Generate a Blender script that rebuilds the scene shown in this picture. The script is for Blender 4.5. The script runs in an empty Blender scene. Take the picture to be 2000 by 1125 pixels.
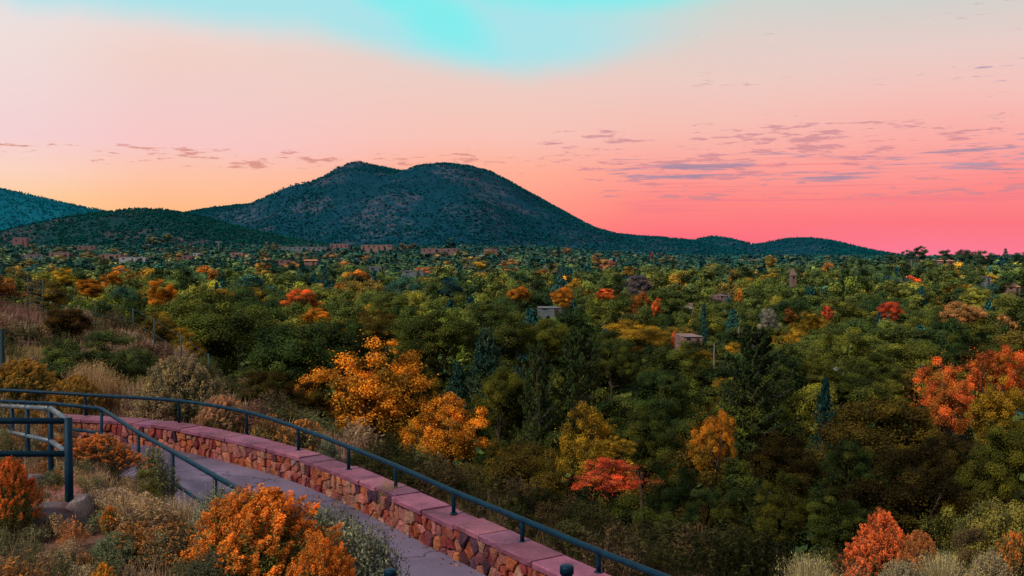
import bpy, math, random
import numpy as np
from mathutils import Vector
R = math.radians
rng = np.random.default_rng(7)
random.seed(7)
scn = bpy.context.scene
col = bpy.data.collections.new('place'); scn.collection.children.link(col)
F = 1944.0
PITCH = math.atan((562.5 - 495) / F)
CP, SP = math.cos(PITCH), math.sin(PITCH)

def at(px, py, D):
    """world point seen at a photo position, D metres ahead"""
    u = (px - 1000) / F; v = (562.5 - py) / F
    dx, dy, dz = u, CP + v * SP, -SP + v * CP
    return np.array([dx / dy * D, D, dz / dy * D])

def proj(x, y, z):
    f = y * CP - z * SP; u = y * SP + z * CP
    return 1000 + F * x / f, 562.5 - F * u / f

# ------------------------------------------------------------------ mesh helpers
def mesh(name, V, faces, tint=None, colr=None, smooth=False):
    me = bpy.data.meshes.new(name)
    V = np.asarray(V, dtype=np.float32)
    me.vertices.add(len(V)); me.vertices.foreach_set('co', V.ravel())
    loops, starts, totals, s = [], [], [], 0
    for f in faces:
        f = np.asarray(f, dtype=np.int32)
        if f.size == 0: continue
        k = f.shape[1]
        loops.append(f.ravel()); totals.append(np.full(len(f), k, np.int32))
        starts.append(s + np.arange(len(f), dtype=np.int32) * k); s += f.size
    loops = np.concatenate(loops); starts = np.concatenate(starts); totals = np.concatenate(totals)
    me.loops.add(len(loops)); me.loops.foreach_set('vertex_index', loops)
    me.polygons.add(len(starts)); me.polygons.foreach_set('loop_start', starts); me.polygons.foreach_set('loop_total', totals)
    me.polygons.foreach_set('use_smooth', np.full(len(starts), smooth))
    if tint is not None:
        a = me.attributes.new('tint', 'FLOAT', 'POINT'); a.data.foreach_set('value', np.asarray(tint, np.float32))
    if colr is not None:
        a = me.attributes.new('col', 'FLOAT_COLOR', 'POINT')
        c = np.ones((len(V), 4), np.float32); c[:, :3] = colr; a.data.foreach_set('color', c.ravel())
    me.update(calc_edges=True)
    return me

class MB:
    def __init__(s): s.V = []; s.F4 = []; s.F3 = []; s.T = []; s.C = []; s.n = 0
    def add(s, V, quads=None, tris=None, tint=0.5, colr=(1, 1, 1)):
        V = np.asarray(V, float).reshape(-1, 3); m = len(V)
        s.V.append(V)
        if quads is not None and len(quads): s.F4.append(np.asarray(quads, int) + s.n)
        if tris is not None and len(tris): s.F3.append(np.asarray(tris, int) + s.n)
        s.T.append(np.broadcast_to(np.asarray(tint, float), (m,)))
        s.C.append(np.broadcast_to(np.asarray(colr, float), (m, 3)))
        s.n += m
    def mesh(s, name, smooth=False):
        fs = []
        if s.F4: fs.append(np.concatenate(s.F4))
        if s.F3: fs.append(np.concatenate(s.F3))
        return mesh(name, np.concatenate(s.V), fs, np.concatenate(s.T), np.concatenate(s.C), smooth)
    def box(s, lo, hi, **k):
        (a, b, c), (d, e, f) = lo, hi
        V = [(a,b,c),(d,b,c),(d,e,c),(a,e,c),(a,b,f),(d,b,f),(d,e,f),(a,e,f)]
        s.add(V, [(0,3,2,1),(4,5,6,7),(0,1,5,4),(1,2,6,5),(2,3,7,6),(3,0,4,7)], **k)
    def tube(s, pts, rad, sides=8, caps=True, **k):
        pts = np.asarray(pts, float); n = len(pts)
        rad = np.broadcast_to(np.asarray(rad, float), (n,))
        tg = np.gradient(pts, axis=0); tg /= np.linalg.norm(tg, axis=1, keepdims=True) + 1e-9
        ref = np.array([0, 0, 1.0]) if abs(tg[0, 2]) < .8 else np.array([1.0, 0, 0])
        a = np.zeros_like(tg); v = np.cross(tg[0], ref)
        for q in range(n):
            v = v - (v @ tg[q])*tg[q]; v = v/(np.linalg.norm(v) + 1e-9); a[q] = v
        b = np.cross(tg, a)
        th = np.linspace(0, 2 * np.pi, sides, endpoint=False)
        V = pts[:, None] + rad[:, None, None] * (np.cos(th)[None, :, None] * a[:, None] + np.sin(th)[None, :, None] * b[:, None])
        V = V.reshape(-1, 3)
        i, j = np.meshgrid(np.arange(n - 1), np.arange(sides), indexing='ij'); jn = (j + 1) % sides
        Q = np.stack([i*sides+j, i*sides+jn, (i+1)*sides+jn, (i+1)*sides+j], -1).reshape(-1, 4)
        T = None
        if caps:
            V = np.vstack([V, pts[0], pts[-1]]); c0 = n * sides
            jj = np.arange(sides); jn = (jj + 1) % sides
            T = np.vstack([np.stack([jn, jj, np.full(sides, c0)], 1), np.stack([(n-1)*sides+jj, (n-1)*sides+jn, np.full(sides, c0+1)], 1)])
        s.add(V, Q, T, **k)
    def leaves(s, P, N, L, W, tint, T=None, colr=(1, 1, 1), bend=0.0):
        """diamond leaves at P facing N, long axis near T"""
        n = len(P)
        N = N / (np.linalg.norm(N, axis=1, keepdims=True) + 1e-9)
        if T is None: T = rng.normal(size=(n, 3))
        T = T - (T * N).sum(1, keepdims=True) * N; T /= np.linalg.norm(T, axis=1, keepdims=True) + 1e-9
        B = np.cross(N, T)
        L = np.broadcast_to(np.asarray(L, float), (n,))[:, None]; W = np.broadcast_to(np.asarray(W, float), (n,))[:, None]
        V = np.stack([P - T*L/2, P + B*W/2 + N*bend*L, P + T*L/2, P - B*W/2 + N*bend*L], 1).reshape(-1, 3)
        colr = np.asarray(colr, float)
        if colr.ndim == 2: colr = np.repeat(colr, 4, 0)
        s.add(V, np.arange(4*n).reshape(n, 4), tint=np.repeat(np.broadcast_to(tint, (n,)), 4), colr=colr)

def unit(v): return v / (np.linalg.norm(v, axis=-1, keepdims=True) + 1e-9)
def smooth01(a, b, x):
    t = np.clip((x - a) / (b - a), 0, 1); return t * t * (3 - 2 * t)
def link(name, me, mat=None, parent=None, loc=None, scale=None, color=None):
    o = bpy.data.objects.new(name, me); col.objects.link(o)
    if mat is not None and me is not None and not me.materials: me.materials.append(mat)
    if parent is not None: o.parent = parent
    if loc is not None: o.location = [float(t) for t in loc]
    if scale is not None: o.scale = [float(t) for t in scale]
    if color is not None: o.color = (float(color[0]), float(color[1]), float(color[2]), float(color[3]) if len(color) > 3 else 1)
    return o
def empty(name, loc, label=None, cat=None, group=None, rz=0):
    o = bpy.data.objects.new(name, None); col.objects.link(o)
    o.location = [float(t) for t in loc]; o.rotation_euler.z = rz; o.empty_display_size = .2
    return tag(o, label, cat, group)
def tag(o, label=None, cat=None, group=None, kind=None):
    if label: o['label'] = label
    if cat: o['category'] = cat
    if group: o['group'] = group
    if kind: o['kind'] = kind
    return o

# ------------------------------------------------------------------ value noise for terrain
_perm = np.random.default_rng(3).random((64, 64, 1))[..., 0]
def vnoise(x, y):
    xi = np.floor(x).astype(int); yi = np.floor(y).astype(int); xf = x - xi; yf = y - yi
    xf = xf*xf*(3-2*xf); yf = yf*yf*(3-2*yf)
    g = lambda i, j: _perm[i % 64, j % 64]
    return (g(xi, yi)*(1-xf)+g(xi+1, yi)*xf)*(1-yf) + (g(xi, yi+1)*(1-xf)+g(xi+1, yi+1)*xf)*yf - .5
def fbm(x, y, o=4):
    r = 0; a = 1
    for k in range(o): r = r + a * vnoise(x * 2**k + 17*k, y * 2**k + 5*k); a *= .5
    return r

def catmull(P, per=8):
    P = np.asarray(P, float); out = []
    Q = np.vstack([2*P[0]-P[1], P, 2*P[-1]-P[-2]])
    for i in range(1, len(Q)-2):
        for t in np.linspace(0, 1, per, endpoint=False):
            a, b, c, d = Q[i-1], Q[i], Q[i+1], Q[i+2]
            out.append(.5*((2*b)+(-a+c)*t+(2*a-5*b+4*c-d)*t*t+(-a+3*b-3*c+d)*t**3))
    out.append(P[-1]); return np.array(out)
def resample(P, step):
    d = np.r_[0, np.cumsum(np.linalg.norm(np.diff(P, axis=0), axis=1))]
    n = max(2, int(round(d[-1]/step))+1); s = np.linspace(0, d[-1], n)
    return np.stack([np.interp(s, d, P[:, k]) for k in range(P.shape[1])], 1), s

ZPATH, ZCAP = -3.87, -3.42
WALL = catmull([(-16, 21.3), (-13, 21.2), (-10.6, 20.9), (-9.06, 20.55), (-7.6, 20.05), (-6.4, 19.3), (-5.44, 18.5), (-4.57, 17.7), (-3.69, 16.75), (-2.9, 15.75), (-2.3, 14.9), (-1.9, 14.3), (-1.28, 13.35), (-.5, 12.15), (.15, 11.1), (.51, 10.55), (1.4, 9.1), (2.3, 7.4), (3.2, 5.4), (4, 3)], 6)
WALL, WS = resample(WALL, .12)
tw = unit(np.gradient(WALL, axis=0)); WN = np.stack([-tw[:, 1], tw[:, 0]], 1)   # to the valley side
def sdist(P, x, y):
    """signed distance to a polyline, + on its left"""
    best = np.full(np.shape(x), 1e9); sg = np.zeros(np.shape(x))
    for a, b in zip(P[:-1], P[1:]):
        d = b - a; L2 = d @ d
        t = np.clip(((x-a[0])*d[0]+(y-a[1])*d[1])/L2, 0, 1)
        ex = x-a[0]-t*d[0]; ey = y-a[1]-t*d[1]; dd = ex*ex+ey*ey
        c = d[0]*ey - d[1]*ex
        m = dd < best - 1e-9
        best = np.where(m, dd, best); sg = np.where(m, np.sign(c), sg)
    return np.sqrt(best) * sg
RIDGE = np.array([(-70, 76), (-34, 56), (-23, 47), (-18.5, 45.5), (-13.8, 39), (-9.6, 30.5), (-6.6, 24.6), (-3.2, 19.2), (-.3, 15.4), (1.9, 12.4), (4.2, 11.2), (9, 10.6), (20, 8), (40, -20)], float)
W2 = WALL[::8]
PATHL, PATHN = WALL, WN
k0 = int(np.argmax(WALL[:, 0] > -9.75)); WALL, WN, WS = WALL[k0:], WN[k0:], WS[k0:]-WS[k0]
def H(x, y):
    x = np.asarray(x, float); y = np.asarray(y, float)
    e = sdist(W2, x, y); d = sdist(RIDGE, x, y)
    cam_side = -3.92 + np.where(e < -2.5, np.minimum(.85*(-e-2.5), 1.22 + .04*(-e-2.5)), 0)
    out_side = -3.95 - .035*np.clip(y-20, 0, 30) + np.minimum(.16*np.maximum(0, -(x+9.5)), 3.0)
    base = np.where(e < .5, cam_side, out_side)
    near = np.hypot(x, y) < 90
    base = base + np.where((e < -2.6) | (e > .8), .12*fbm(x*.5, y*.5, 3), 0)*near
    r = np.hypot(x, y); u = np.arctan2(x, np.maximum(y, 1e-3))
    lw = 1 - smooth01(-.02, .2, u)
    vf = -17 + (10 + 13*lw)*smooth01(430, 1350, r)
    vf = vf + 7.5*np.exp(-((u-.42)/.14)**2 - ((r-560)/140)**2)
    vf = vf - 115*smooth01(1450, 4200, r)*(1-.9*lw)
    vf = vf + 1.2*fbm(x/60, y/60, 3)
    t = np.clip(d/27, 0, 1); k = .55*(1-(1-t)**1.7) + .45*smooth01(0, 1, t)
    h = base*(1-k) + vf*k
    return np.where(d < -60, np.maximum(h, -4), h)

# ------------------------------------------------------------------ node helpers / materials
class NT:
    def __init__(s, tree): s.t = tree; tree.nodes.clear()
    def n(s, typ, **kw):
        nd = s.t.nodes.new(typ)
        for k, v in kw.items(): setattr(nd, k, v)
        return nd
    def l(s, a, b): s.t.links.new(a, b)
    def m(s, op, a, b=None, c=None, clamp=False):
        nd = s.n('ShaderNodeMath', operation=op, use_clamp=clamp)
        for i, v in enumerate((a, b, c)):
            if v is None: continue
            if isinstance(v, (int, float)): nd.inputs[i].default_value = v
            else: s.l(v, nd.inputs[i])
        return nd.outputs[0]
    def sstep(s, a, b, x):
        nd = s.n('ShaderNodeMapRange', interpolation_type='SMOOTHSTEP')
        for i, v in zip((0, 1, 2), (x, a, b)):
            if isinstance(v, (int, float)): nd.inputs[i].default_value = v
            else: s.l(v, nd.inputs[i])
        return nd.outputs[0]
    def mix(s, f, a, b, mode='MIX'):
        nd = s.n('ShaderNodeMix', data_type='RGBA', blend_type=mode)
        for sock, v in ((nd.inputs[0], f), (nd.inputs[6], a), (nd.inputs[7], b)):
            if isinstance(v, (int, float)): sock.default_value = v
            elif isinstance(v, tuple): sock.default_value = (*v[:3], 1)
            else: s.l(v, sock)
        return nd.outputs[2]
    def ramp(s, x, stops, interp='LINEAR'):
        nd = s.n('ShaderNodeValToRGB'); cr = nd.color_ramp; cr.interpolation = interp
        while len(cr.elements) < len(stops): cr.elements.new(.5)
        for e, (p, c) in zip(cr.elements, stops):
            e.position = p; e.color = (*c, 1) if isinstance(c, tuple) else (c, c, c, 1)
        s.l(x, nd.inputs[0]); return nd.outputs[0]
    def noise(s, vec, scale, detail=4, rough=.55):
        nd = s.n('ShaderNodeTexNoise'); nd.inputs['Scale'].default_value = scale
        nd.inputs['Detail'].default_value = detail; nd.inputs['Roughness'].default_value = rough
        if vec is not None: s.l(vec, nd.inputs['Vector'])
        return nd.outputs['Fac']
    def attr(s, name): return s.n('ShaderNodeAttribute', attribute_name=name)
    def comb(s, x, y, z=0.0):
        nd = s.n('ShaderNodeCombineXYZ')
        for i, v in enumerate((x, y, z)):
            if isinstance(v, (int, float)): nd.inputs[i].default_value = v
            else: s.l(v, nd.inputs[i])
        return nd.outputs[0]
def new_mat(name):
    m = bpy.data.materials.new(name); m.use_nodes = True; return m, NT(m.node_tree)
def finish(nt, colr, rough=.8, spec=.2, bump=None, bstr=.3, bdist=.02, metal=0.0):
    p = nt.n('ShaderNodeBsdfPrincipled'); o = nt.n('ShaderNodeOutputMaterial')
    if isinstance(colr, tuple): p.inputs['Base Color'].default_value = (*colr, 1)
    else: nt.l(colr, p.inputs['Base Color'])
    if isinstance(rough, (int, float)): p.inputs['Roughness'].default_value = rough
    else: nt.l(rough, p.inputs['Roughness'])
    p.inputs['Specular IOR Level'].default_value = spec; p.inputs['Metallic'].default_value = metal
    if bump is not None:
        b = nt.n('ShaderNodeBump'); b.inputs['Strength'].default_value = bstr; b.inputs['Distance'].default_value = bdist
        nt.l(bump, b.inputs['Height']); nt.l(b.outputs[0], p.inputs['Normal'])
    nt.l(p.outputs[0], o.inputs[0])
def pos(nt): return nt.n('ShaderNodeNewGeometry').outputs['Position']
def objco(nt): return nt.n('ShaderNodeTexCoord').outputs['Object']

def foliage_mat(name, from_attr=False, transl=.3, hue=.05, teal=True):
    m, nt = new_mat(name)
    if from_attr: c = nt.attr('col').outputs['Color']; rnd = .5
    else:
        oi = nt.n('ShaderNodeObjectInfo'); c = oi.outputs['Color']
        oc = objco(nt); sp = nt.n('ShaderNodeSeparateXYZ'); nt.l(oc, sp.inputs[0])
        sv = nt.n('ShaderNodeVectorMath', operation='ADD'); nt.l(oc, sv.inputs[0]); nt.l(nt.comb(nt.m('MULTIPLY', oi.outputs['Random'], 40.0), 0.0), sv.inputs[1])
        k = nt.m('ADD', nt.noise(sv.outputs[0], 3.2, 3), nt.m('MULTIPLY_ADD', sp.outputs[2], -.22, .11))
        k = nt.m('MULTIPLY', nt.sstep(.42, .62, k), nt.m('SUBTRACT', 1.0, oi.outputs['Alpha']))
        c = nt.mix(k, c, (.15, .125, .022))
    t = nt.attr('tint').outputs['Fac']
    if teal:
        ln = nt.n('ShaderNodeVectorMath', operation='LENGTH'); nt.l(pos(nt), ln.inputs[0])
        f = nt.m('MULTIPLY', nt.sstep(240, 1500, ln.outputs['Value']), nt.m('SUBTRACT', 1.25, t), clamp=True)  # distance haze painted into the leaf colour, most in dark-tinted leaves
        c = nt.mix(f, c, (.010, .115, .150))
    hs = nt.n('ShaderNodeHueSaturation')
    c = nt.mix(1.0, c, nt.ramp(t, [(.15, (.80, .92, 1.25)), (.5, (1, 1, 1)), (.85, (1.22, 1.12, .72))]), 'MULTIPLY')
    nt.l(c, hs.inputs['Color'])
    nt.l(nt.m('MULTIPLY_ADD', t, 1.9, .08), hs.inputs['Value'])
    d = nt.n('ShaderNodeBsdfDiffuse'); tr = nt.n('ShaderNodeBsdfTranslucent'); mx = nt.n('ShaderNodeMixShader'); o = nt.n('ShaderNodeOutputMaterial')
    nt.l(hs.outputs[0], d.inputs[0]); nt.l(hs.outputs[0], tr.inputs[0]); mx.inputs[0].default_value = transl
    nt.l(d.outputs[0], mx.inputs[1]); nt.l(tr.outputs[0], mx.inputs[2]); nt.l(mx.outputs[0], o.inputs[0])
    return m
M = {}
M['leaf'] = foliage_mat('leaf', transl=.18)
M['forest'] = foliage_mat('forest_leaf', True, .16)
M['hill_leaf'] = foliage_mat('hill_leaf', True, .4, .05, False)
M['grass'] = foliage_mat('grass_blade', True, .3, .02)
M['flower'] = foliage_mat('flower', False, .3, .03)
m, nt = new_mat('bark'); c = nt.ramp(nt.noise(objco(nt), 9), [(.3, (.035, .026, .02)), (.7, (.11, .085, .07))]); finish(nt, c, .9, .1); M['bark'] = m
m, nt = new_mat('pale_bark'); c = nt.ramp(nt.noise(objco(nt), 9), [(.3, (.14, .13, .14)), (.7, (.32, .29, .29))]); finish(nt, c, .9, .1); M['pale_bark'] = m
m, nt = new_mat('grey_bark'); c = nt.ramp(nt.noise(objco(nt), 9), [(.3, (.06, .05, .05)), (.7, (.15, .13, .125))]); finish(nt, c, .9, .1); M['grey_bark'] = m
m, nt = new_mat('stem'); c = nt.ramp(nt.noise(objco(nt), 6), [(.3, (.08, .05, .03)), (.7, (.22, .15, .10))]); finish(nt, c, .9, .1); M['stem'] = m
# ground: dirt near, dark litter under the valley trees
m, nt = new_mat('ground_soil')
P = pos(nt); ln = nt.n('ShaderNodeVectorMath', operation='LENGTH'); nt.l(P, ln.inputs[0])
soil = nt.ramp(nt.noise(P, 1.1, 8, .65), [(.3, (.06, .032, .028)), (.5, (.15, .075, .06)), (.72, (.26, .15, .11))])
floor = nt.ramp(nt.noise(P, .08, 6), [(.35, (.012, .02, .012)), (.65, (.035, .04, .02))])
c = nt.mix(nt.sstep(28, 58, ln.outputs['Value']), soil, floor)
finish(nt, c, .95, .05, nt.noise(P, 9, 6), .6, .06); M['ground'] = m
m, nt = new_mat('asphalt_path'); P = pos(nt)
c = nt.ramp(nt.noise(P, .9, 5), [(.3, (.125, .105, .175)), (.7, (.185, .150, .235))])
g = nt.noise(P, 95, 3, .7); c = nt.mix(.6, c, nt.ramp(g, [(.3, (.55, .55, .55)), (.7, (1.35, 1.3, 1.3))]), 'MULTIPLY')
st = nt.ramp(nt.noise(P, .5, 6, .7), [(.42, 1.08), (.56, .85), (.66, .62)])
vr = nt.n('ShaderNodeTexVoronoi', feature='DISTANCE_TO_EDGE'); vr.inputs['Scale'].default_value = .45
wp = nt.n('ShaderNodeVectorMath', operation='ADD'); nz = nt.n('ShaderNodeTexNoise'); nz.inputs['Scale'].default_value = 2.5; nt.l(P, nz.inputs['Vector']); nt.l(P, wp.inputs[0]); nt.l(nz.outputs['Color'], wp.inputs[1]); nt.l(wp.outputs[0], vr.inputs['Vector'])
c = nt.mix(1.0, c, nt.ramp(vr.outputs['Distance'], [(0, .40), (.010, .55), (.02, 1.0)]), 'MULTIPLY')
c = nt.mix(1.0, c, st, 'MULTIPLY')
finish(nt, c, .85, .25, g, .5, .01); M['path'] = m
def colattr_mat(name, rough=.85, n1=6, n2=40, bump=.5, bd=.02, spec=.2):
    m, nt = new_mat(name); P = pos(nt)
    c = nt.attr('col').outputs['Color']
    c = nt.mix(.8, c, nt.ramp(nt.noise(P, n1, 6, .65), [(.28, (.30, .28, .32)), (.5, (.95, .95, .95)), (.75, (1.5, 1.4, 1.35))]), 'MULTIPLY')
    h = nt.noise(P, n2, 5, .6)
    c = nt.mix(.4, c, nt.ramp(h, [(.3, (.5, .5, .5)), (.7, (1.3, 1.3, 1.3))]), 'MULTIPLY')
    finish(nt, c, rough, spec, h, bump, bd); return m
M['stone'] = colattr_mat('rubble_stone', .85, 9, 45, .8, .02)
M['flagstone'] = colattr_mat('flagstone', .75, 2.5, 30, .5, .015, .3)
M['boulder'] = colattr_mat('boulder_stone', .9, 5, 28, .9, .03)
m, nt = new_mat('mortar'); P = pos(nt); g = nt.noise(P, 30, 5); finish(nt, nt.ramp(g, [(.3, (.09, .04, .035)), (.7, (.25, .13, .11))]), .95, .05, g, .7, .02); M['mortar'] = m
m, nt = new_mat('painted_steel'); P = pos(nt)
g = nt.noise(P, 6, 6, .7)
c = nt.ramp(g, [(.3, (.001, .012, .034)), (.58, (.002, .030, .060)), (.72, (.006, .050, .082)), (.82, (.05, .05, .05))])
finish(nt, c, nt.ramp(g, [(.3, .42), (.7, .62)]), .14, nt.noise(P, 60, 3), .2, .006); M['steel'] = m
m, nt = new_mat('pale_steel'); P = pos(nt); g = nt.noise(P, 5, 6, .7)
c = nt.ramp(g, [(.3, (.01, .05, .08)), (.55, (.10, .14, .18)), (.8, (.28, .29, .32))]); finish(nt, c, .35, .6); M['pale_steel'] = m  # mottled blue to pale grey steel for the guardrail's back bars
m, nt = new_mat('galvanised'); finish(nt, (.012, .05, .07), .6, .3); M['galv'] = m
def plain(name, c, rough=.8, n=3.0, var=.25):
    m, nt = new_mat(name); g = nt.noise(pos(nt), n, 5)
    finish(nt, nt.ramp(g, [(.3, tuple(t*(1-var) for t in c)), (.7, tuple(t*(1+var) for t in c))]), rough, .2); return m
M['adobe_pink'] = plain('adobe_pink', (.20, .12, .13), n=.6)
M['adobe_tan'] = plain('adobe_tan', (.24, .15, .14), n=.6)
M['stucco_white'] = plain('stucco_white', (.36, .36, .42), n=.6)
M['grey_block'] = plain('grey_block', (.13, .16, .19), n=.6)
M['roof_grey'] = plain('roof_grey', (.24, .21, .23), n=.8)
M['roof_pale'] = plain('roof_pale', (.40, .36, .36), n=.8)
M['roof_orange'] = plain('roof_orange', (.50, .22, .13), n=.8)
M['blue_panel'] = plain('blue_panel', (.16, .36, .52), n=.6)
M['steeple'] = plain('steeple', (.20, .13, .12), n=.8)
M['dark_wood'] = plain('dark_wood', (.06, .035, .025))
m, nt = new_mat('window_glass'); finish(nt, (.02, .03, .04), .1, .6); M['glass'] = m
# hills: blue-green distance haze is mixed into the slope colours
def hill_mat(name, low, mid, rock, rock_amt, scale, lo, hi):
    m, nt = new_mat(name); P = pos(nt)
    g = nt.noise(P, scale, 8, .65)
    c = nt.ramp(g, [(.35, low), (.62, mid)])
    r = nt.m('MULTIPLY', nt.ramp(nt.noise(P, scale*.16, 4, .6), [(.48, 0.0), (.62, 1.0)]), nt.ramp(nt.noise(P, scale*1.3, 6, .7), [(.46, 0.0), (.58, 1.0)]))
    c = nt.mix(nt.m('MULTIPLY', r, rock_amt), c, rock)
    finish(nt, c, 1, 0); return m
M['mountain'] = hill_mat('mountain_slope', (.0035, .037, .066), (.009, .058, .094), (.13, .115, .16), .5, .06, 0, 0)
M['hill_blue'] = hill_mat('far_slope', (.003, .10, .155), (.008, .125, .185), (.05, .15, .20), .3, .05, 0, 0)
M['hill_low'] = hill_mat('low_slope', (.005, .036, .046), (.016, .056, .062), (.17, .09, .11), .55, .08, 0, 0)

# ------------------------------------------------------------------ sky
world = bpy.data.worlds.new('World'); scn.world = world; world.use_nodes = True
nt = NT(world.node_tree)
d = nt.n('ShaderNodeTexCoord').outputs['Generated']
sx = nt.n('ShaderNodeSeparateXYZ'); nt.l(d, sx.inputs[0]); X, Y, Z = sx.outputs
AZ = nt.m('ARCTAN2', X, Y); EL = nt.m('ARCSINE', Z)
vec = nt.comb(AZ, EL)
def s2l(c): return tuple(((v/255)/12.92 if v/255 <= .04045 else ((v/255+.055)/1.055)**2.4) for v in c)
ELM = math.atan(495/F)
def ey(py): return math.atan((495-py)/F)/ELM
warp = nt.m('MULTIPLY', nt.m('SUBTRACT', nt.noise(nt.comb(nt.m('MULTIPLY', AZ, 1.0), nt.m('MULTIPLY', EL, 4.0)), 3, 3), .5), .10)
T = nt.m('ADD', nt.m('DIVIDE', EL, ELM), warp)
colms = [
 (0,   [(480,(255,200,126)),(395,(252,203,154)),(345,(250,209,190)),(290,(243,206,208)),(200,(240,214,212)),(110,(238,220,216)),(40,(226,224,226)),(0,(206,224,230))]),
 (350, [(480,(255,170,110)),(405,(254,184,132)),(350,(252,192,160)),(300,(247,196,194)),(220,(241,202,198)),(130,(240,206,196)),(70,(238,214,208)),(0,(226,222,224))]),
 (950, [(480,(255,130,110)),(340,(254,172,144)),(270,(248,191,178)),(190,(240,200,188)),(130,(230,206,198)),(60,(214,214,208)),(0,(200,220,218))]),
 (1330,[(490,(250,96,120)),(450,(251,114,122)),(395,(253,132,127)),(330,(252,159,147)),(260,(246,186,174)),(170,(236,201,191)),(90,(222,206,198)),(0,(200,214,208))]),
 (1850,[(500,(252,120,150)),(478,(250,118,140)),(440,(250,112,124)),(380,(252,132,130)),(300,(250,167,159)),(210,(243,191,182)),(120,(231,203,196)),(50,(212,206,200)),(0,(190,214,210))]),
]
cur = None; paz = None
for px, st in colms:
    st = sorted([(max(0, min(1, ey(py))), s2l(c)) for py, c in st])
    r = nt.ramp(T, st); az = math.atan((px-1000)/F)
    cur = r if cur is None else nt.mix(nt.sstep(paz, az, AZ), cur, r)
    paz = az
# cyan veil at the top with its curved lower edge
edge = [(-700, 30), (-60, 0), (20, 44), (60, 54), (300, 58), (500, 56), (620, 68), (740, 96), (850, 124), (950, 134), (1080, 134), (1200, 122), (1330, 96), (1420, 66), (1500, 20), (1800, -60), (2000, -20)]
azn = nt.m('MULTIPLY_ADD', AZ, 1/1.5, .5)
erp = nt.ramp(azn, [(math.atan((px-1000)/F)/1.5+.5, max(0.0, (math.atan((495-py)/F)-.1)/.25)) for px, py in edge], 'B_SPLINE')
ed = nt.m('MULTIPLY_ADD', erp, .25, .1)
wob = nt.m('MULTIPLY', nt.m('SUBTRACT', nt.noise(vec, 9, 4), .5), .03)
dd = nt.m('SUBTRACT', nt.m('ADD', EL, wob), ed)
cy = nt.m('MULTIPLY', nt.sstep(-.022, .016, dd), nt.m('SUBTRACT', 1, nt.sstep(.03, .235, AZ)))
cur = nt.mix(nt.m('MULTIPLY', cy, .95), cur, s2l((166, 226, 232)))
def blob(px, py, rx, ry, rot=0.0):
    a = math.atan((px-1000)/F); e = math.atan((495-py)/F)
    dx = nt.m('SUBTRACT', AZ, a); dy = nt.m('SUBTRACT', nt.m('ADD', EL, wob), e); c, s = math.cos(rot), math.sin(rot)
    p = nt.m('DIVIDE', nt.m('ADD', nt.m('MULTIPLY', dx, c), nt.m('MULTIPLY', dy, s)), rx/F)
    q = nt.m('DIVIDE', nt.m('SUBTRACT', nt.m('MULTIPLY', dy, c), nt.m('MULTIPLY', dx, s)), ry/F)
    return nt.m('SUBTRACT', 1, nt.sstep(.25, 1.25, nt.m('SQRT', nt.m('ADD', nt.m('MULTIPLY', p, p), nt.m('MULTIPLY', q, q)))))
core = nt.m('MAXIMUM', blob(862, 46, 130, 62, -.45), nt.m('MAXIMUM', blob(1150, -16, 330, 50), blob(780, -5, 170, 50, -.3)))
cur = nt.mix(nt.m('MULTIPLY', core, .72), cur, s2l((112, 238, 236)))
# small flat clouds
def clouds(cur, fx, fy, lo, hi, band, azr, colr, amt, off):
    v = nt.comb(nt.m('MULTIPLY_ADD', AZ, fx, off), nt.m('MULTIPLY', EL, fy), off)
    n = nt.noise(v, 1, 8, .66)
    n = nt.m('MULTIPLY_ADD', nt.m('SUBTRACT', nt.noise(nt.comb(nt.m('MULTIPLY_ADD', AZ, fx*.16, off+5), nt.m('MULTIPLY', EL, fy*.22), off), 1, 3), .5), .34, n)
    a, b, c, e = [math.atan((495-p)/F) for p in band]
    k = nt.m('MULTIPLY', nt.sstep(a, b, EL), nt.m('SUBTRACT', 1, nt.sstep(c, e, EL)))
    k = nt.m('MULTIPLY', k, nt.sstep(azr[0], azr[1], AZ))
    if len(azr) > 2: k = nt.m('MULTIPLY', k, nt.m('SUBTRACT', 1, nt.sstep(azr[2], azr[3], AZ)))
    n = nt.m('MULTIPLY_ADD', nt.m('SUBTRACT', k, 1), .35, n)
    f = nt.m('MULTIPLY', nt.sstep(lo, hi, n), amt)
    return nt.mix(f, cur, s2l(colr))
cur = clouds(cur, 34, 190, .535, .63, (360, 330, 305, 275), (-.9, -.6, .0, .12), (214, 142, 128), .9, 3.1)
cur = clouds(cur, 30, 210, .525, .62, (430, 380, 270, 215), (-.06, .04), (196, 130, 142), .7, 11.7)
cur = clouds(cur, 4, 300, .47, .62, (470, 410, 330, 290), (.02, .14), (232, 112, 132), .45, 55.1)
cur = clouds(cur, 11, 190, .52, .63, (400, 350, 320, 265), (.02, .12), (156, 132, 158), .85, 21.3)
cur = clouds(cur, 20, 200, .58, .68, (460, 380, 150, 110), (.28, .44), (158, 144, 168), .8, 31.9)
cur = clouds(cur, 30, 200, .62, .70, (300, 260, 60, 20), (.02, .2), (200, 164, 164), .6, 41.9)
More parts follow.
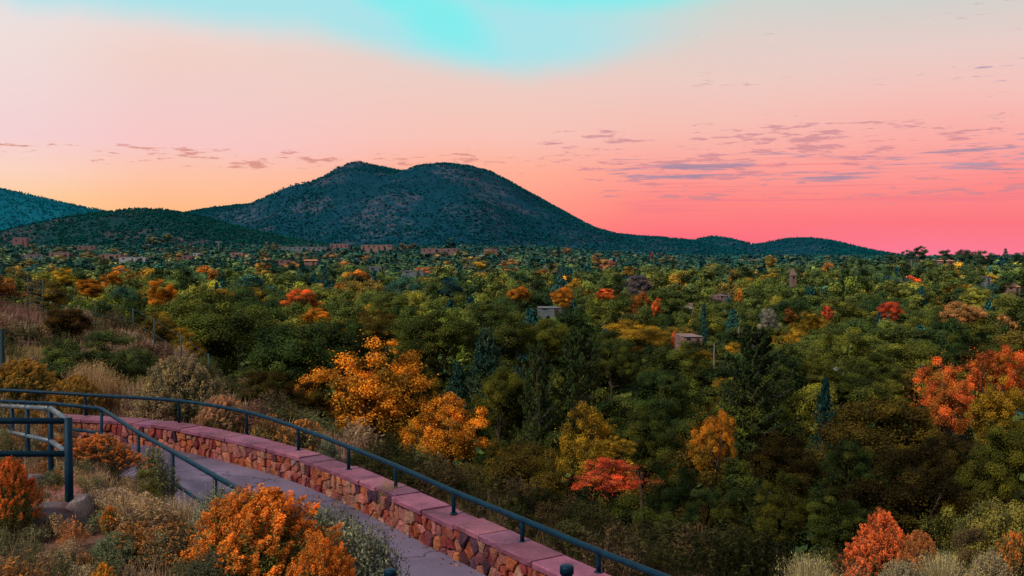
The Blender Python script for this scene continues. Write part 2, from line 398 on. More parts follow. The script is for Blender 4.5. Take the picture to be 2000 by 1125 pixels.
# unseen sky overhead and behind is dimmed to lower the ambient light
zen = nt.mix(nt.sstep(.30, 1.0, EL), cur, s2l((126, 136, 154)))
back = nt.sstep(.62, 1.5, nt.m('ABSOLUTE', AZ))
zen = nt.mix(nt.m('MULTIPLY', back, .8), zen, s2l((150, 134, 136)))
below = nt.mix(nt.sstep(-.08, -.01, EL), (.02, .02, .02), zen)
bg = nt.n('ShaderNodeBackground'); nt.l(below, bg.inputs[0]); bg.inputs[1].default_value = 1.0
SUN_EL, SUN_AZ = R(46), R(232)     # compass azimuth from +Y clockwise
sk = nt.n('ShaderNodeTexSky', sky_type='NISHITA'); sk.sun_disc = False; sk.sun_elevation = SUN_EL; sk.sun_rotation = SUN_AZ
bg2 = nt.n('ShaderNodeBackground'); nt.l(sk.outputs[0], bg2.inputs[0]); bg2.inputs[1].default_value = .004
ad = nt.n('ShaderNodeAddShader'); nt.l(bg.outputs[0], ad.inputs[0]); nt.l(bg2.outputs[0], ad.inputs[1])
nt.l(ad.outputs[0], nt.n('ShaderNodeOutputWorld').inputs[0])
L = bpy.data.lights.new('sun', 'SUN'); L.energy = 3.0; L.angle = R(12); L.color = (1, .86, .72)
so = bpy.data.objects.new('sun', L); col.objects.link(so)
sd = Vector((math.sin(SUN_AZ)*math.cos(SUN_EL), math.cos(SUN_AZ)*math.cos(SUN_EL), math.sin(SUN_EL)))
so.rotation_euler = sd.to_track_quat('Z', 'Y').to_euler(); so.location = sd*60

# ------------------------------------------------------------------ ground, path
rad = np.geomspace(1.0, 24000, 300); ang = np.linspace(0, 2*np.pi, 420, endpoint=False)
rr, aa = np.meshgrid(rad, ang, indexing='ij'); gx, gy = rr*np.sin(aa), rr*np.cos(aa)
gz = H(gx, gy); nr, na = rr.shape
V = np.stack([gx, gy, gz], -1).reshape(-1, 3)
i, j = np.meshgrid(np.arange(nr-1), np.arange(na), indexing='ij'); jn = (j+1) % na
Q = np.stack([i*na+j, (i+1)*na+j, (i+1)*na+jn, i*na+jn], -1).reshape(-1, 4)
V = np.vstack([V, [0, 0, gz[0].mean()]]); jj = np.arange(na)
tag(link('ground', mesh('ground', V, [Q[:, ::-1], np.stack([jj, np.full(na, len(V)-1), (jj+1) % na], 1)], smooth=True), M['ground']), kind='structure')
b = MB(); ks = np.linspace(0, 1, 9); n = len(PATHL)
V = np.concatenate([np.c_[PATHL - PATHN*(t*2.45 + .01), np.full(n, ZPATH)] for t in ks])
i, j = np.meshgrid(np.arange(len(ks)-1), np.arange(n-1), indexing='ij')
b.add(V, np.stack([i*n+j, (i+1)*n+j, (i+1)*n+j+1, i*n+j+1], -1).reshape(-1, 4))
tag(link('path', b.mesh('path'), M['path']), kind='structure')

# ------------------------------------------------------------------ stone wall
wall = empty('stone_wall', (*WALL[len(WALL)//2], ZPATH), 'low curved rubble stone wall with pink flagstone coping beside the purple path', 'wall')
wloc = np.array([*WALL[len(WALL)//2], ZPATH])
CAPT = .075; ZB, ZT = ZPATH - .12, ZCAP - CAPT
def sweep(b, offs, zz, P=WALL, Nn=WN, closed=True, **k):
    """offs/zz: section ring (offset along normal, z)"""
    m = len(offs); n = len(P)
    V = np.concatenate([np.c_[P + Nn*o, np.full(n, z)] for o, z in zip(offs, zz)])
    rng_i = np.arange(m if closed else m-1); i, j = np.meshgrid(rng_i, np.arange(n-1), indexing='ij'); i2 = (i+1) % m
    b.add(V, np.stack([i*n+j, i*n+j+1, i2*n+j+1, i2*n+j], -1).reshape(-1, 4), **k)
b = MB(); sweep(b, [.03, .37, .37, .03], [ZB, ZB, ZT, ZT])
me = b.mesh('wall_core'); me.transform(__import__('mathutils').Matrix.Translation(-Vector(wloc)))
link('core', me, M['mortar'], wall)
# rubble: voronoi cells on the (s, z) strip
def clip(poly, px, py, nx, ny):
    out = []
    for k in range(len(poly)):
        a, c = poly[k], poly[(k+1) % len(poly)]
        da = (a[0]-px)*nx+(a[1]-py)*ny; dc = (c[0]-px)*nx+(c[1]-py)*ny
        if da <= 0: out.append(a)
        if da*dc < 0: t = da/(da-dc); out.append((a[0]+t*(c[0]-a[0]), a[1]+t*(c[1]-a[1])))
    return out
hgt = ZT - ZPATH + .05; z0 = ZPATH - .05; STOT = WS[-1]
seeds = []
s = 0.0
while s < STOT:
    tall = rng.random() < .72
    wd = rng.uniform(.08, .17) if tall else rng.uniform(.13, .24)
    rows = rng.choice([1, 2, 2, 3]) if tall else rng.choice([2, 3, 3])
    for r in range(rows): seeds.append((s + wd*rng.uniform(.3, .7), (r + rng.uniform(.25, .75))*hgt/rows))
    s += wd
seeds = np.array(seeds)
pal = np.array([(.44,.16,.11),(.47,.20,.13),(.36,.085,.055),(.48,.18,.075),(.15,.05,.06),(.28,.05,.055),(.46,.26,.18),(.42,.17,.15),(.09,.045,.075),(.45,.13,.055),(.28,.23,.24)])
pw = np.array([3,3,2,2,1.2,2,2,3,.8,1.4,.3]); pw /= pw.sum()
def face_pt(s, z, dep):
    x = np.interp(s, WS, WALL[:, 0]); y = np.interp(s, WS, WALL[:, 1]); nx = np.interp(s, WS, WN[:, 0]); ny = np.interp(s, WS, WN[:, 1])
    return np.stack([x+nx*(.03-dep), y+ny*(.03-dep), z], -1)
def stones(flip=False):
    b = MB()
    for k, (cx, cz) in enumerate(seeds):
        poly = [(cx-.6, 0), (cx+.6, 0), (cx+.6, hgt), (cx-.6, hgt)]
        near = np.where((abs(seeds[:, 0]-cx) < .6))[0]
        for q in near:
            if q == k: continue
            ox, oz = seeds[q]; dx, dz = ox-cx, (oz-cz); Ln = math.hypot(dx, dz)
            poly = clip(poly, cx+dx/2 - dx/Ln*.0055, cz+dz/2 - dz/Ln*.0055, dx/Ln, dz/Ln)
            if len(poly) < 3: break
        if len(poly) < 3: continue
        p = np.array(poly); p[:, 0] = np.clip(p[:, 0], 0, STOT)
        # subdivide edges and roughen
        p2 = []
        for a, c in zip(p, np.roll(p, -1, 0)):
            nseg = max(1, int(np.hypot(*(c-a))/.06))
            for t in range(nseg): p2.append(a + (c-a)*t/nseg)
        p = np.array(p2); ctr = p.mean(0)
        ang = np.arctan2(p[:, 1]-ctr[1], p[:, 0]-ctr[0])
        p = ctr + (p-ctr)*(.96 + .035*np.sin(ang*3+rng.uniform(0, 6)))[:, None]
        m = len(p); dep = rng.uniform(.012, .06); tilt = rng.normal(0, .06, 2)
        rings = []
        for sc, dp in ((1, -.01), (.985, dep*.55), (.88, dep*.95), (.55, dep*1.1)):
            q = ctr + (p-ctr)*sc; dd_ = dp + (q-ctr)@tilt + rng.normal(0, .006, m)*(sc < .99)
            rings.append(face_pt(q[:, 0], z0+q[:, 1], dd_))
        V = np.concatenate(rings + [face_pt(ctr[None, 0], z0+ctr[None, 1], np.array([dep*1.1]))])
        Qd = []
        jj = np.arange(m); jn = (jj+1) % m
        for r in range(3): Qd.append(np.stack([r*m+jj, r*m+jn, (r+1)*m+jn, (r+1)*m+jj], 1))
        Td = np.stack([3*m+jj, 3*m+jn, np.full(m, 4*m)], 1)
        c = pal[rng.choice(len(pal), p=pw)] * np.array((.86, .78, .84)) * rng.uniform(.6, 1.15)
        b.add(V, np.concatenate(Qd), Td, colr=c)
    return b
me = stones().mesh('stonework'); me.transform(__import__('mathutils').Matrix.Translation(-Vector(wloc)))
link('stone_facing', me, M['stone'], wall)
# coping slabs
b = MB(); s = .0; k = 0
while s < STOT - .3:
    ln_ = rng.uniform(.45, 1.0); e = min(s+ln_, STOT)
    ss = np.linspace(s+.004, e-.004, 6)
    zt = ZCAP + rng.normal(0, .007); o0 = -.03 + rng.normal(0, .014); o1 = .43 + rng.normal(0, .014)
    def cp(o, z):
        p = face_pt(ss, np.full(6, z), 0.03 - o + rng.normal(0, .004, 6)); return p
    ring = [cp(o0+.006, zt-CAPT+.003), cp(o0, zt-.014), cp(o0+.014, zt), cp(.24, zt+rng.normal(0, .003)), cp(o1-.014, zt), cp(o1, zt-.014), cp(o1-.006, zt-CAPT+.003)]
    m = len(ring); V = np.concatenate(ring); i, j = np.meshgrid(np.arange(m), np.arange(5), indexing='ij'); i2 = (i+1) % m
    Q = np.stack([i*6+j, i*6+j+1, i2*6+j+1, i2*6+j], -1).reshape(-1, 4)
    T_ = []
    for t in range(1, m-1): T_ += [(0, t*6, (t+1)*6), (5, (t+1)*6+5, t*6+5)]
    b.add(V, Q, T_, colr=np.array([(.34, .115, .195), (.31, .105, .185), (.38, .135, .205), (.29, .11, .195)][k % 4])*rng.uniform(.55, .92))
    s = e; k += 1
me = b.mesh('coping'); me.transform(__import__('mathutils').Matrix.Translation(-Vector(wloc)))
link('coping', me, M['flagstone'], wall)

# ------------------------------------------------------------------ rails
def put(name, b, mat, parent, smooth=True):
    me = b.mesh(name, smooth); me.transform(__import__('mathutils').Matrix.Translation(-parent.location)); return link(name, me, mat, parent)
posts = [(168,813,771),(350,828,783),(482,849,805),(583,881,836),(681,919,873),(773,958,910),(886,1006,960),(1020,1063,1015),(1169,1123,1077)]
PB = []
for px, pb_, pt_ in posts:
    D = -ZCAP*F/(pb_-495); p = at(px, pb_, D); t = at(px, pt_, D); PB.append((p[0], p[1], t[2]))
PB = np.array(PB)
first = [(-12.5, 21.55, -2.92), (-10.8, 21.35, -2.95)]
last = [(1.95, 9.0, -3.19), (2.8, 7.2, -3.2)]
cl = catmull(np.vstack([first, PB, last]), 10)
hr = empty('handrail', (PB[4][0], PB[4][1], ZCAP), 'long curved dark teal pipe handrail standing on the stone wall coping', 'handrail')
b = MB(); b.tube(cl, .036, 12); put('rail', b, M['steel'], hr)
allp = np.vstack([first[:1], PB, last])
for k, p in enumerate(allp):
    i = int(np.argmin(np.hypot(cl[:, 0]-p[0], cl[:, 1]-p[1]))); tdir = unit(cl[max(i-1, 0)] - cl[min(i+1, len(cl)-1)])
    off = np.array([0, 0, .012]); r = .11
    base = np.array([p[0], p[1], ZCAP-.01 if p[0] > -9.75 else float(H(p[0], p[1]))-.1]); top = np.array([p[0], p[1], p[2]])
    pts = [base, base*.5+top*.5, top - np.array([0, 0, r])]
    for a in np.linspace(.2, np.pi/2, 6):
        pts.append(top - np.array([0, 0, r]) + np.array([0, 0, r])*math.sin(a) + tdir*r*(1-math.cos(a)) + off)
    pts.append(pts[-1] + tdir*.16 + np.array([0, 0, -.005])); pts.append(pts[-1] + tdir*.06 + np.array([0, 0, -.03]))
    b = MB(); b.tube(pts, .027, 10)
    th = np.linspace(0, 2*np.pi, 14)
    b.tube([base + (0, 0, .0), base + (0, 0, .016)], .05, 14)
    put('post', b, M['steel'], hr)
# inner handrail along the path edge
inner = [at(px, py, D) for px, py, D in ((-40, 782, 20.4), (100, 788, 19.6), (198, 798, 18.8), (270, 845, 16.4), (337, 882, 14.8), (420, 930, 13.2), (487, 967, 12.15))]
d_ = inner[-1]-inner[-2]; inner += [inner[-1]+d_, inner[-1]+2*d_]
ir = empty('handrail', (inner[4][0], inner[4][1], ZPATH), 'two-bar teal pipe handrail descending among rust shrubs on the inner path edge', 'handrail')
cl = np.array(inner); cl = np.vstack([resample(cl, .25)[0]])
for z, r in ((0, .036), (-.47, .028)):
    b = MB(); b.tube(cl + (0, 0, z), r, 10); put('rail', b, M['steel'], ir)
for k, p in enumerate(inner):
    b = MB(); b.tube([(p[0], p[1], ZPATH-.15), (p[0], p[1], p[2]-.02)], .03, 10); put('post', b, M['steel'], ir)
# landing guardrail at the left
Pp = at(133, 822, 9.7); Pq = at(98, 798, 10.9); Pl = at(0, 793, 15.0); Pe = Pl + (Pl-Pq)*.35; Pf = Pp + (-2.6, 0, 0)
gr = empty('guardrail', (Pp[0], Pp[1], -2.66), 'welded teal guardrail turning a corner above the sandstone blocks with pale back bars', 'guardrail')
lower = (0, 0, -.325)
b = MB(); b.tube([Pf, Pp], .031, 12); b.tube([Pf+lower, Pp+lower], .031, 12); put('front_bar', b, M['steel'], gr)
b = MB()
for q0, q1 in ((Pp, Pq), (Pq, Pl), (Pl, Pe)): b.tube([q0, q1], .029, 12)
lowp = [Pp+lower, Pq+(0, 0, -.36), Pl+lower+(0, 0, -.04), Pe+lower]
for q0, q1 in zip(lowp[:-1], lowp[1:]): b.tube([q0, q1], .027, 12)
put('back_bar', b, M['pale_steel'], gr)
bases = []
for k, (p, zb) in enumerate([(Pp, -2.68), (Pq, -2.74), (Pq*.62+Pl*.38, -2.95), (Pq*.3+Pl*.7, -3.1), (Pe, -3.3), (Pf, -2.66)]):
    b = MB(); b.tube([(p[0], p[1], zb-.12), (p[0], p[1], p[2]+.03)], .040 if k == 0 else .031, 12)
    if k in (0, 1): b.tube([(p[0], p[1], zb), (p[0], p[1], zb+.02)], .075, 12)
    put('post', b, M['steel'], gr)
# short capped posts by the near path edge
for px, py, D, lab in ((1107, 1104, 6.6, 'short thick teal post with flat cap standing before the stone wall coping'), (762, 1112, 7.4, 'low dark capped post half hidden beside the grey-green shrub')):
    p = at(px, py, D); zg = float(H(p[0], p[1]))
    o = empty('capped_post', (p[0], p[1], zg), lab, 'post')
    b = MB(); b.tube([(p[0], p[1], zg-.1), (p[0], p[1], p[2]-.05)], .04, 14); put('shaft', b, M['steel'], o)
    b = MB(); b.tube([(p[0], p[1], p[2]-.055), (p[0], p[1], p[2]-.01), (p[0], p[1], p[2])], [.048, .048, .04], 14); put('cap', b, M['steel'], o)

# boulders / blocks under the guardrail
import bmesh
def rock(name, loc, size, rz, label, c1, c2, seed, flat=.0, power=3.5):
    bm = bmesh.new(); bmesh.ops.create_icosphere(bm, subdivisions=5, radius=1)
    me = bpy.data.meshes.new(name); bm.to_mesh(me); bm.free()
    V = np.empty(len(me.vertices)*3); me.vertices.foreach_get('co', V); V = V.reshape(-1, 3)
    k = (np.abs(V)**power).sum(1)**(-1/power); V = V*k[:, None]          # squarish block
    f = fbm(V[:, 0]*1.6+seed, V[:, 1]*1.6+V[:, 2]*1.3, 4); g = fbm(V[:, 2]*3+seed, V[:, 0]*3-V[:, 1]*2, 4)
    V = V*(1+.10*f+.05*g)[:, None]; V *= np.array(size)/2
    F_ = np.array([list(p.vertices) for p in me.polygons])
    w = smooth01(-.1, .25, fbm(V[:, 0]*2+seed*3, V[:, 2]*3+V[:, 1], 3))[:, None]
    c = np.array(c1)*(1-w)+np.array(c2)*w
    me2 = mesh(name, V, [F_], colr=c, smooth=True); bpy.data.meshes.remove(me)
    o = link(name, me2, M['boulder'], None, (loc[0], loc[1], float(H(loc[0], loc[1]))+loc[2])); o.rotation_euler.z = rz
    return tag(o, label, 'rock', 'stone blocks under the guardrail')
p = at(100, 1000, 10.2); rock('sandstone_block', (p[0]+.02, p[1]+.3, -.06), (.55, 1.6, .34), .25, 'pink flat-topped sandstone block carrying the two corner guardrail posts', (.50, .19, .17), (.40, .24, .23), 2.3, power=6)
p = at(60, 1050, 9.2); rock('boulder', (p[0]+.1, p[1], -.10), (.85, .7, .58), -.1, 'grey lichen boulder with dark red patches below the guardrail corner', (.13, .115, .13), (.16, .05, .055), 5.1)
p = at(140, 1055, 9.3); rock('boulder', (p[0]+.04, p[1]+.1, -.06), (.20, .5, .62), .1, 'narrow upright maroon stone at the end of the grey boulder', (.22, .10, .10), (.25, .2, .2), 7.7)
p = at(15, 960, 10.6); rock('boulder', (p[0]-.1, p[1], -.10), (.9, .7, .5), .2, 'pale grey stone slab behind the orange flowering shrub', (.19, .16, .18), (.15, .09, .10), 9.2, power=5)

# ------------------------------------------------------------------ plant prototypes
def crown_proto(name, seed, nclump, nleaf, leaf, cr=(.13, .22), shell=(.60, .86), zmin=.10, squash=.8, stray=.05, aspect=.62, loose=0.0, lobes=0, grain=.10, limb=1.0):
    g = np.random.default_rng(seed); k = np.arange(nclump)+.5
    ph = np.arccos(1-2*k/nclump); th = np.pi*(1+5**.5)*k + g.uniform(0, 6)
    dirs = np.stack([np.cos(th)*np.sin(ph), np.sin(th)*np.sin(ph), np.cos(ph)], 1) + g.normal(0, .18, (nclump, 3)); dirs = unit(dirs)
    C = dirs*g.uniform(*shell, (nclump, 1))*.5*g.uniform(.82, 1.12, (nclump, 1)); inner = g.random(nclump) < .15; C[inner] *= .5
    C[:, 2] += .5
    if lobes:   # the crown is several leaning masses, not one ball
        la = g.uniform(0, 6.28) + np.arange(lobes)*6.28/lobes + g.normal(0, .35, lobes); lr = g.uniform(.12, .27, lobes); lz = g.uniform(.28, .66, lobes)
        lc = np.stack([np.cos(la)*lr, np.sin(la)*lr, lz], 1); ls = g.uniform(.19, .29, lobes); lc[0] = (g.normal(0, .06), g.normal(0, .06), .70); ls[0] = g.uniform(.24, .30)
        li = g.choice(lobes, nclump, p=ls**2/(ls**2).sum()); C = lc[li] + dirs*ls[li][:, None]*g.uniform(.72, 1.08, (nclump, 1))
    keep = (C[:, 2] > zmin) & (np.hypot(C[:, 0], C[:, 1]) < .52); C = C[keep]; n = len(C)
    rc = g.uniform(*cr, n); ct = np.clip(g.normal(.5, .20, n), .08, .95)
    wts = rc**2; wts /= wts.sum(); idx = g.choice(n, nleaf, p=wts)
    d = unit(g.normal(size=(nleaf, 3))); rad = rc[idx]*g.random(nleaf)**(1/2.4)
    sprig = g.random(nleaf) < stray; rad[sprig] *= g.uniform(1.0, 1.35, sprig.sum())
    off = d*rad[:, None]; off[:, 2] *= squash
    P = C[idx] + off
    if loose:
        q = g.random(nleaf) < loose; dq = unit(g.normal(size=(q.sum(), 3))); lob = 1 + .22*np.sin(dq[:, 0]*5+seed) * np.sin(dq[:, 1]*4+dq[:, 2]*5)
        P[q] = dq*(.47*lob*g.random(q.sum())**(1/2.2))[:, None] + np.array([0, 0, .5]); d[q] = dq
    P[:, 2] = np.clip(P[:, 2], .02, 1.02)
    Nn = .75*d + np.array([0, 0, .45]) + .7*(P-np.array([0, 0, .45])) + .45*g.normal(size=(nleaf, 3))
    ti = np.clip(ct[idx] + g.normal(0, grain, nleaf), .02, 1)
    b = MB(); b.leaves(P, Nn, leaf*g.uniform(.7, 1.3, nleaf), leaf*aspect*g.uniform(.7, 1.3, nleaf), ti, T=g.normal(size=(nleaf, 3)))
    br = MB(); o0 = np.array([0, 0, -.06])
    for q in g.permutation(n)[:min(n, 16)]:
        mid = o0*.45 + C[q]*.55 + np.array([0, 0, -.05]) + g.normal(0, .03, 3)
        pts = catmull([o0, mid, C[q]+unit(C[q]-o0)*rc[q]*.5], 5); br.tube(pts, np.linspace(.017, .003, len(pts))*limb, 5, False)
    return b.mesh(name), br.mesh(name+'_branches', True), P, Nn
def conifer_proto(name, seed, levels, per, npb, leaf, sparse=False, pw=.8, droop=.22):
    g = np.random.default_rng(seed); b = MB(); br = MB(); PP, NN, TT = [], [], []
    for li in range(levels):
        z = .06 + .92*(li/levels)**.95
        for k in range(per):
            if sparse and g.random() < .25: continue
            L_ = .5*(1-z)**pw*g.uniform(.6, 1.15)+.012; a = g.uniform(0, 6.283)
            dirn = np.array([math.cos(a), math.sin(a), 0])
            up = .35*z - droop*(1-z)
            t = g.random(npb)**.6 if not sparse else .35+.65*g.random(npb)
            base = np.array([0, 0, z+g.normal(0, .006)])
            P = base + dirn*(L_*t)[:, None]; P[:, 2] += L_*(up*t + .18*t*t)
            side = np.cross(dirn, [0, 0, 1]); sp = g.normal(0, .11, npb)*L_*(1.15-t)*1.6
            P += side*sp[:, None]; P[:, 2] += g.normal(0, .006, npb) - np.abs(sp)*.2
            TT.append(dirn + side*np.sign(sp)[:, None]*.8 + g.normal(0, .25, (npb, 3)) - np.array([0, 0, .15])); PP.append(P)
            NN.append(np.array([0, 0, .9]) + .5*dirn + .5*g.normal(size=(npb, 3)))
            if sparse and L_ > .05:
                br.tube([base, base + dirn*L_*.6+(0, 0, L_*(up*.6+.06)), base + dirn*L_+(0, 0, L_*(up+.18))], [.006, .004, .0015], 4, False)
    P = np.concatenate(PP); n = len(P)
    b.leaves(P, np.concatenate(NN), leaf*g.uniform(.7, 1.3, n), leaf*.30*g.uniform(.7, 1.3, n), np.clip(g.normal(.5, .2, n), 0, 1), T=np.concatenate(TT))
    br.tube([(0, 0, -.02), (0, 0, .5), (0, 0, .99)], [.022, .013, .003], 7)
    return b.mesh(name), br.mesh(name+'_branches', True)
CR = {'near': [], 'mid': [], 'far': [], 'airy': []}
for k in range(6): CR['near'].append(crown_proto('crown_near', 10+k, 110, 64000, .0165, (.055, .115), stray=.14, loose=.05, lobes=4+k%2, grain=.11)[:2])
for k in range(3): CR['airy'].append(crown_proto('crown_airy', 30+k, 140, 34000, .0165, (.032, .085), shell=(.40, 1.0), stray=.28, loose=.06, lobes=5+k%2, grain=.12, limb=1.7)[:2])
for k in range(7): CR['mid'].append(crown_proto('crown_mid', 50+k, 72, 26000, .024, (.065, .125), stray=.1, loose=.04, lobes=3+k%3, grain=.08)[:2])
for k in range(7): CR['far'].append(crown_proto('crown_far', 70+k, 40, 6500, .044, (.085, .15), stray=.08, lobes=3+k%2, grain=.07)[:2])
CO = {'spruce': [conifer_proto('spruce', 90+k, 34, 11, 46, .036) for k in range(2)],
      'pine': [conifer_proto('pine', 95+k, 30, 9, 80, .034, True, .55, .12) for k in range(2)],
      'small': [conifer_proto('small_spruce', 98+k, 18, 9, 12, .075) for k in range(2)]}
b = MB(); zz = np.linspace(0, 1, 9); g = np.random.default_rng(5)
b.tube(np.c_[.25*np.sin(zz*5)*zz*.2, .2*np.sin(zz*4+1)*zz*.2, zz], np.interp(zz, [0, .08, 1], [1.45, 1, .62]), 9)
TRUNK = b.mesh('trunk', True); TRUNK.materials.append(M['bark'])

def dome_shrub(name, seed, stems, nleaf, leaf, nflow, fl, fan=1.0, base=.10, dome=.55, fan_up=.55, lw=.3, tall=.0):
    """stems fan out of a crown to a dome; leaves along them, plumes at the tips. unit width, unit height"""
    g = np.random.default_rng(seed); st, lf, fw = MB(), MB(), MB()
    u = g.random(stems)**.6; a = g.uniform(0, 6.283, stems)
    rx = .5*u*g.uniform(.82, 1.08, stems); tz = np.sqrt(np.clip(1-(u*.93)**2, .02, 1))*(1.02-.26*g.random(stems)**2) + tall*g.random(stems)**4
    lob = 1 + .16*np.sin(a*3+seed)*u + .10*np.sin(a*5+2*seed)*u; tz = tz*(1 + .14*np.sin(a*2.3+seed*1.7)*u)
    tip = np.stack([np.cos(a)*rx*lob, np.sin(a)*rx*lob, np.maximum(tz, .12)], 1)
    bs = np.stack([np.cos(a)*base*u, np.sin(a)*base*u, np.zeros(stems)], 1)
    mid = bs*.4+tip*.6; mid[:, 2] = bs[:, 2]*.35+tip[:, 2]*.65*g.uniform(.8, 1.1, stems)
    Tn = unit(tip-mid)
    # thin stems
    for q in range(0, stems, 2): st.tube([bs[q], mid[q], tip[q]], [.006, .004, .002], 3, False)
    per = nleaf//stems
    for q in range(stems):
        t = .35 + .65*g.random(per)**.7
        P = (1-t)[:, None]**2*bs[q] + (2*t*(1-t))[:, None]*mid[q] + (t**2)[:, None]*tip[q] + g.normal(0, .022, (per, 3))
        Tt = Tn[q] + .6*g.normal(size=(per, 3)); Nn = g.normal(size=(per, 3))*.8 + np.array([0, 0, .7]) + (P-np.array([0, 0, .3]))
        lf.leaves(P, Nn, leaf*g.uniform(.6, 1.4, per), leaf*lw*g.uniform(.7, 1.3, per), np.clip(g.normal(.5, .12) + g.normal(0, .13, per), 0, 1), T=Tt)
    if nflow:
        per = nflow//stems; patch = np.sin(a*2+seed)+np.sin(u*7+a)+.8
        for q in range(stems):
            if patch[q] < g.uniform(-1.5, .1) or tip[q, 2] < .18: continue
            h = g.uniform(.055, .105); t = g.random(per)
            rr_ = (.036*(1-t*.6))*np.sqrt(g.random(per)); aa_ = g.uniform(0, 6.283, per)
            ax = unit(Tn[q] + np.array([.55, 0, .15])); s1 = unit(np.cross(ax, [.3, .9, .1])); s2 = np.cross(ax, s1)
            P = tip[q] - ax*h*.25 + ax*(h*t)[:, None] + s1*(rr_*np.cos(aa_))[:, None] + s2*(rr_*np.sin(aa_))[:, None]
            Nn = (P-tip[q])*14 + .5*g.normal(size=(per, 3)) + np.array([0, 0, .4])
            fw.leaves(P, Nn, fl*g.uniform(.7, 1.3, per), fl*.6, np.clip(g.normal(.5, .13)+g.normal(0, .12, per)+.15*(t-.5), 0, 1), T=ax+.5*g.normal(size=(per, 3)))
    return st.mesh(name+'_stems'), lf.mesh(name+'_leaves'), (fw.mesh(name+'_flowers') if nflow else None)
SH = {'chamisa': [dome_shrub('chamisa', 201+k, 620, 19000, .034, 46000, .017) for k in range(3)],
      'sage': [dome_shrub('sage', 211+k, 520, 30000, .030, 0, 0, lw=.42) for k in range(3)],
      'small': [dome_shrub('small_shrub', 221+k, 240, 6500, .05, 6000, .03, lw=.34) for k in range(3)],
      'leafy': [dome_shrub('leafy_shrub', 231+k, 300, 15000, .040, 0, 0, lw=.55, tall=.15) for k in range(2)]}
def tuft_proto(name, seed, nb, spread=.5, wid=.012):
    g = np.random.default_rng(seed); b = MB()
    a = g.uniform(0, 6.283, nb); r0 = .14*np.sqrt(g.random(nb)); lean = spread*g.random(nb)**.8; hh = g.uniform(.5, 1.0, nb)*(1-.35*lean)
    p0 = np.stack([np.cos(a)*r0, np.sin(a)*r0, np.zeros(nb)], 1); dr = np.stack([np.cos(a), np.sin(a), np.zeros(nb)], 1); up = np.array([0, 0, 1.0])
    p1 = p0 + dr*(lean*.35)[:, None] + up*(hh*.6)[:, None]; p2 = p0 + dr*lean[:, None] + up*hh[:, None]
    s = np.stack([-np.sin(a), np.cos(a), np.zeros(nb)], 1); th = g.uniform(0, 3.14, nb); s = s*np.cos(th)[:, None] + dr*np.sin(th)[:, None]; w = wid*g.uniform(.6, 1.3, nb)[:, None]
    V = np.stack([p0-s*w/2, p0+s*w/2, p1-s*w*.4, p1+s*w*.4, p2], 1).reshape(-1, 3); k = np.arange(nb)*5
    b.add(V, np.stack([k, k+1, k+3, k+2], 1), np.stack([k+2, k+3, k+4], 1), tint=np.repeat(np.clip(g.normal(.5, .2, nb), 0, 1), 5))
    # seed heads
    m = nb//3; q = g.permutation(nb)[:m]; rep = 6
    P = np.repeat(p2[q], rep, 0)*1 + g.normal(0, .015, (m*rep, 3)) - up*g.uniform(0, .14, (m*rep, 1))
    b.leaves(P, g.normal(size=(m*rep, 3)), .035, .010, np.clip(g.normal(.65, .15, m*rep), 0, 1), T=np.tile(up, (m*rep, 1))+.4*g.normal(size=(m*rep, 3)))
    return b.mesh(name)
TU = [tuft_proto('grass_tuft', 301+k, 900) for k in range(3)]

# ------------------------------------------------------------------ placing trees
TREES = []      # records for labels
PROTECT = []    # (x0,x1,ytop,ybot,D)
PALETTE = {  # base colour, word
 'dark green': (.020, .036, .013), 'olive': (.060, .068, .014), 'mossy': (.038, .053, .014), 'yellow-green': (.115, .115, .020),
 'green': (.042, .056, .015), 'bright green': (.066, .088, .019), 'blue-green': (.017, .045, .037), 'dark teal': (.010, .042, .045),
 'olive-brown': (.078, .058, .014), 'dark brown': (.028, .0215, .0085), 'golden': (.27, .165, .020), 'yellow': (.42, .27, .022),
 'orange': (.45, .175, .020), 'red-orange': (.54, .125, .034), 'red': (.46, .075, .036), 'rust': (.24, .085, .022), 'grey-violet': (.10, .085, .11), 'silvery': (.19, .19, .17), 'pale orange': (.36, .18, .07)}
HAZE_TEAL = np.array([.012, .105, .120])
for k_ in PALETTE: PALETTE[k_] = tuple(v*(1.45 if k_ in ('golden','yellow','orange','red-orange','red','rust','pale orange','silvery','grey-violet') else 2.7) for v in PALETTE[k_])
def hazed(c, D, k=1.0):  # air haze blended into a tree's base colour as distance grows
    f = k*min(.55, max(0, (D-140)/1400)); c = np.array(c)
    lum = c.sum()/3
    return c*(1-f) + HAZE_TEAL*(.7+2.2*lum)*f
AUTUMN = {'golden', 'yellow', 'orange', 'red-orange', 'red', 'rust', 'pale orange'}
def add_tree(px, py, wpx, D, kind, colour, vis=None, chpx=None, var=0, hero=True, rot=None, col2=None):
    p = at(px, py, D); w = wpx*D/F; zg = float(H(p[0], p[1])); top = p[2]
    Ht = top - zg
    TREES.append(dict(px=px, py=py, w=w, D=D, kind=kind, colour=colour, x=p[0], y=p[1], zg=zg, H=Ht, ch=None if chpx is None else chpx*D/F, vis=vis, hero=hero, col2=col2, rot=rng.uniform(0, 6.28) if rot is None else rot, wpx=wpx))
    if vis: PROTECT.append((px-wpx/2, px+wpx/2, py, vis, D))
A = add_tree
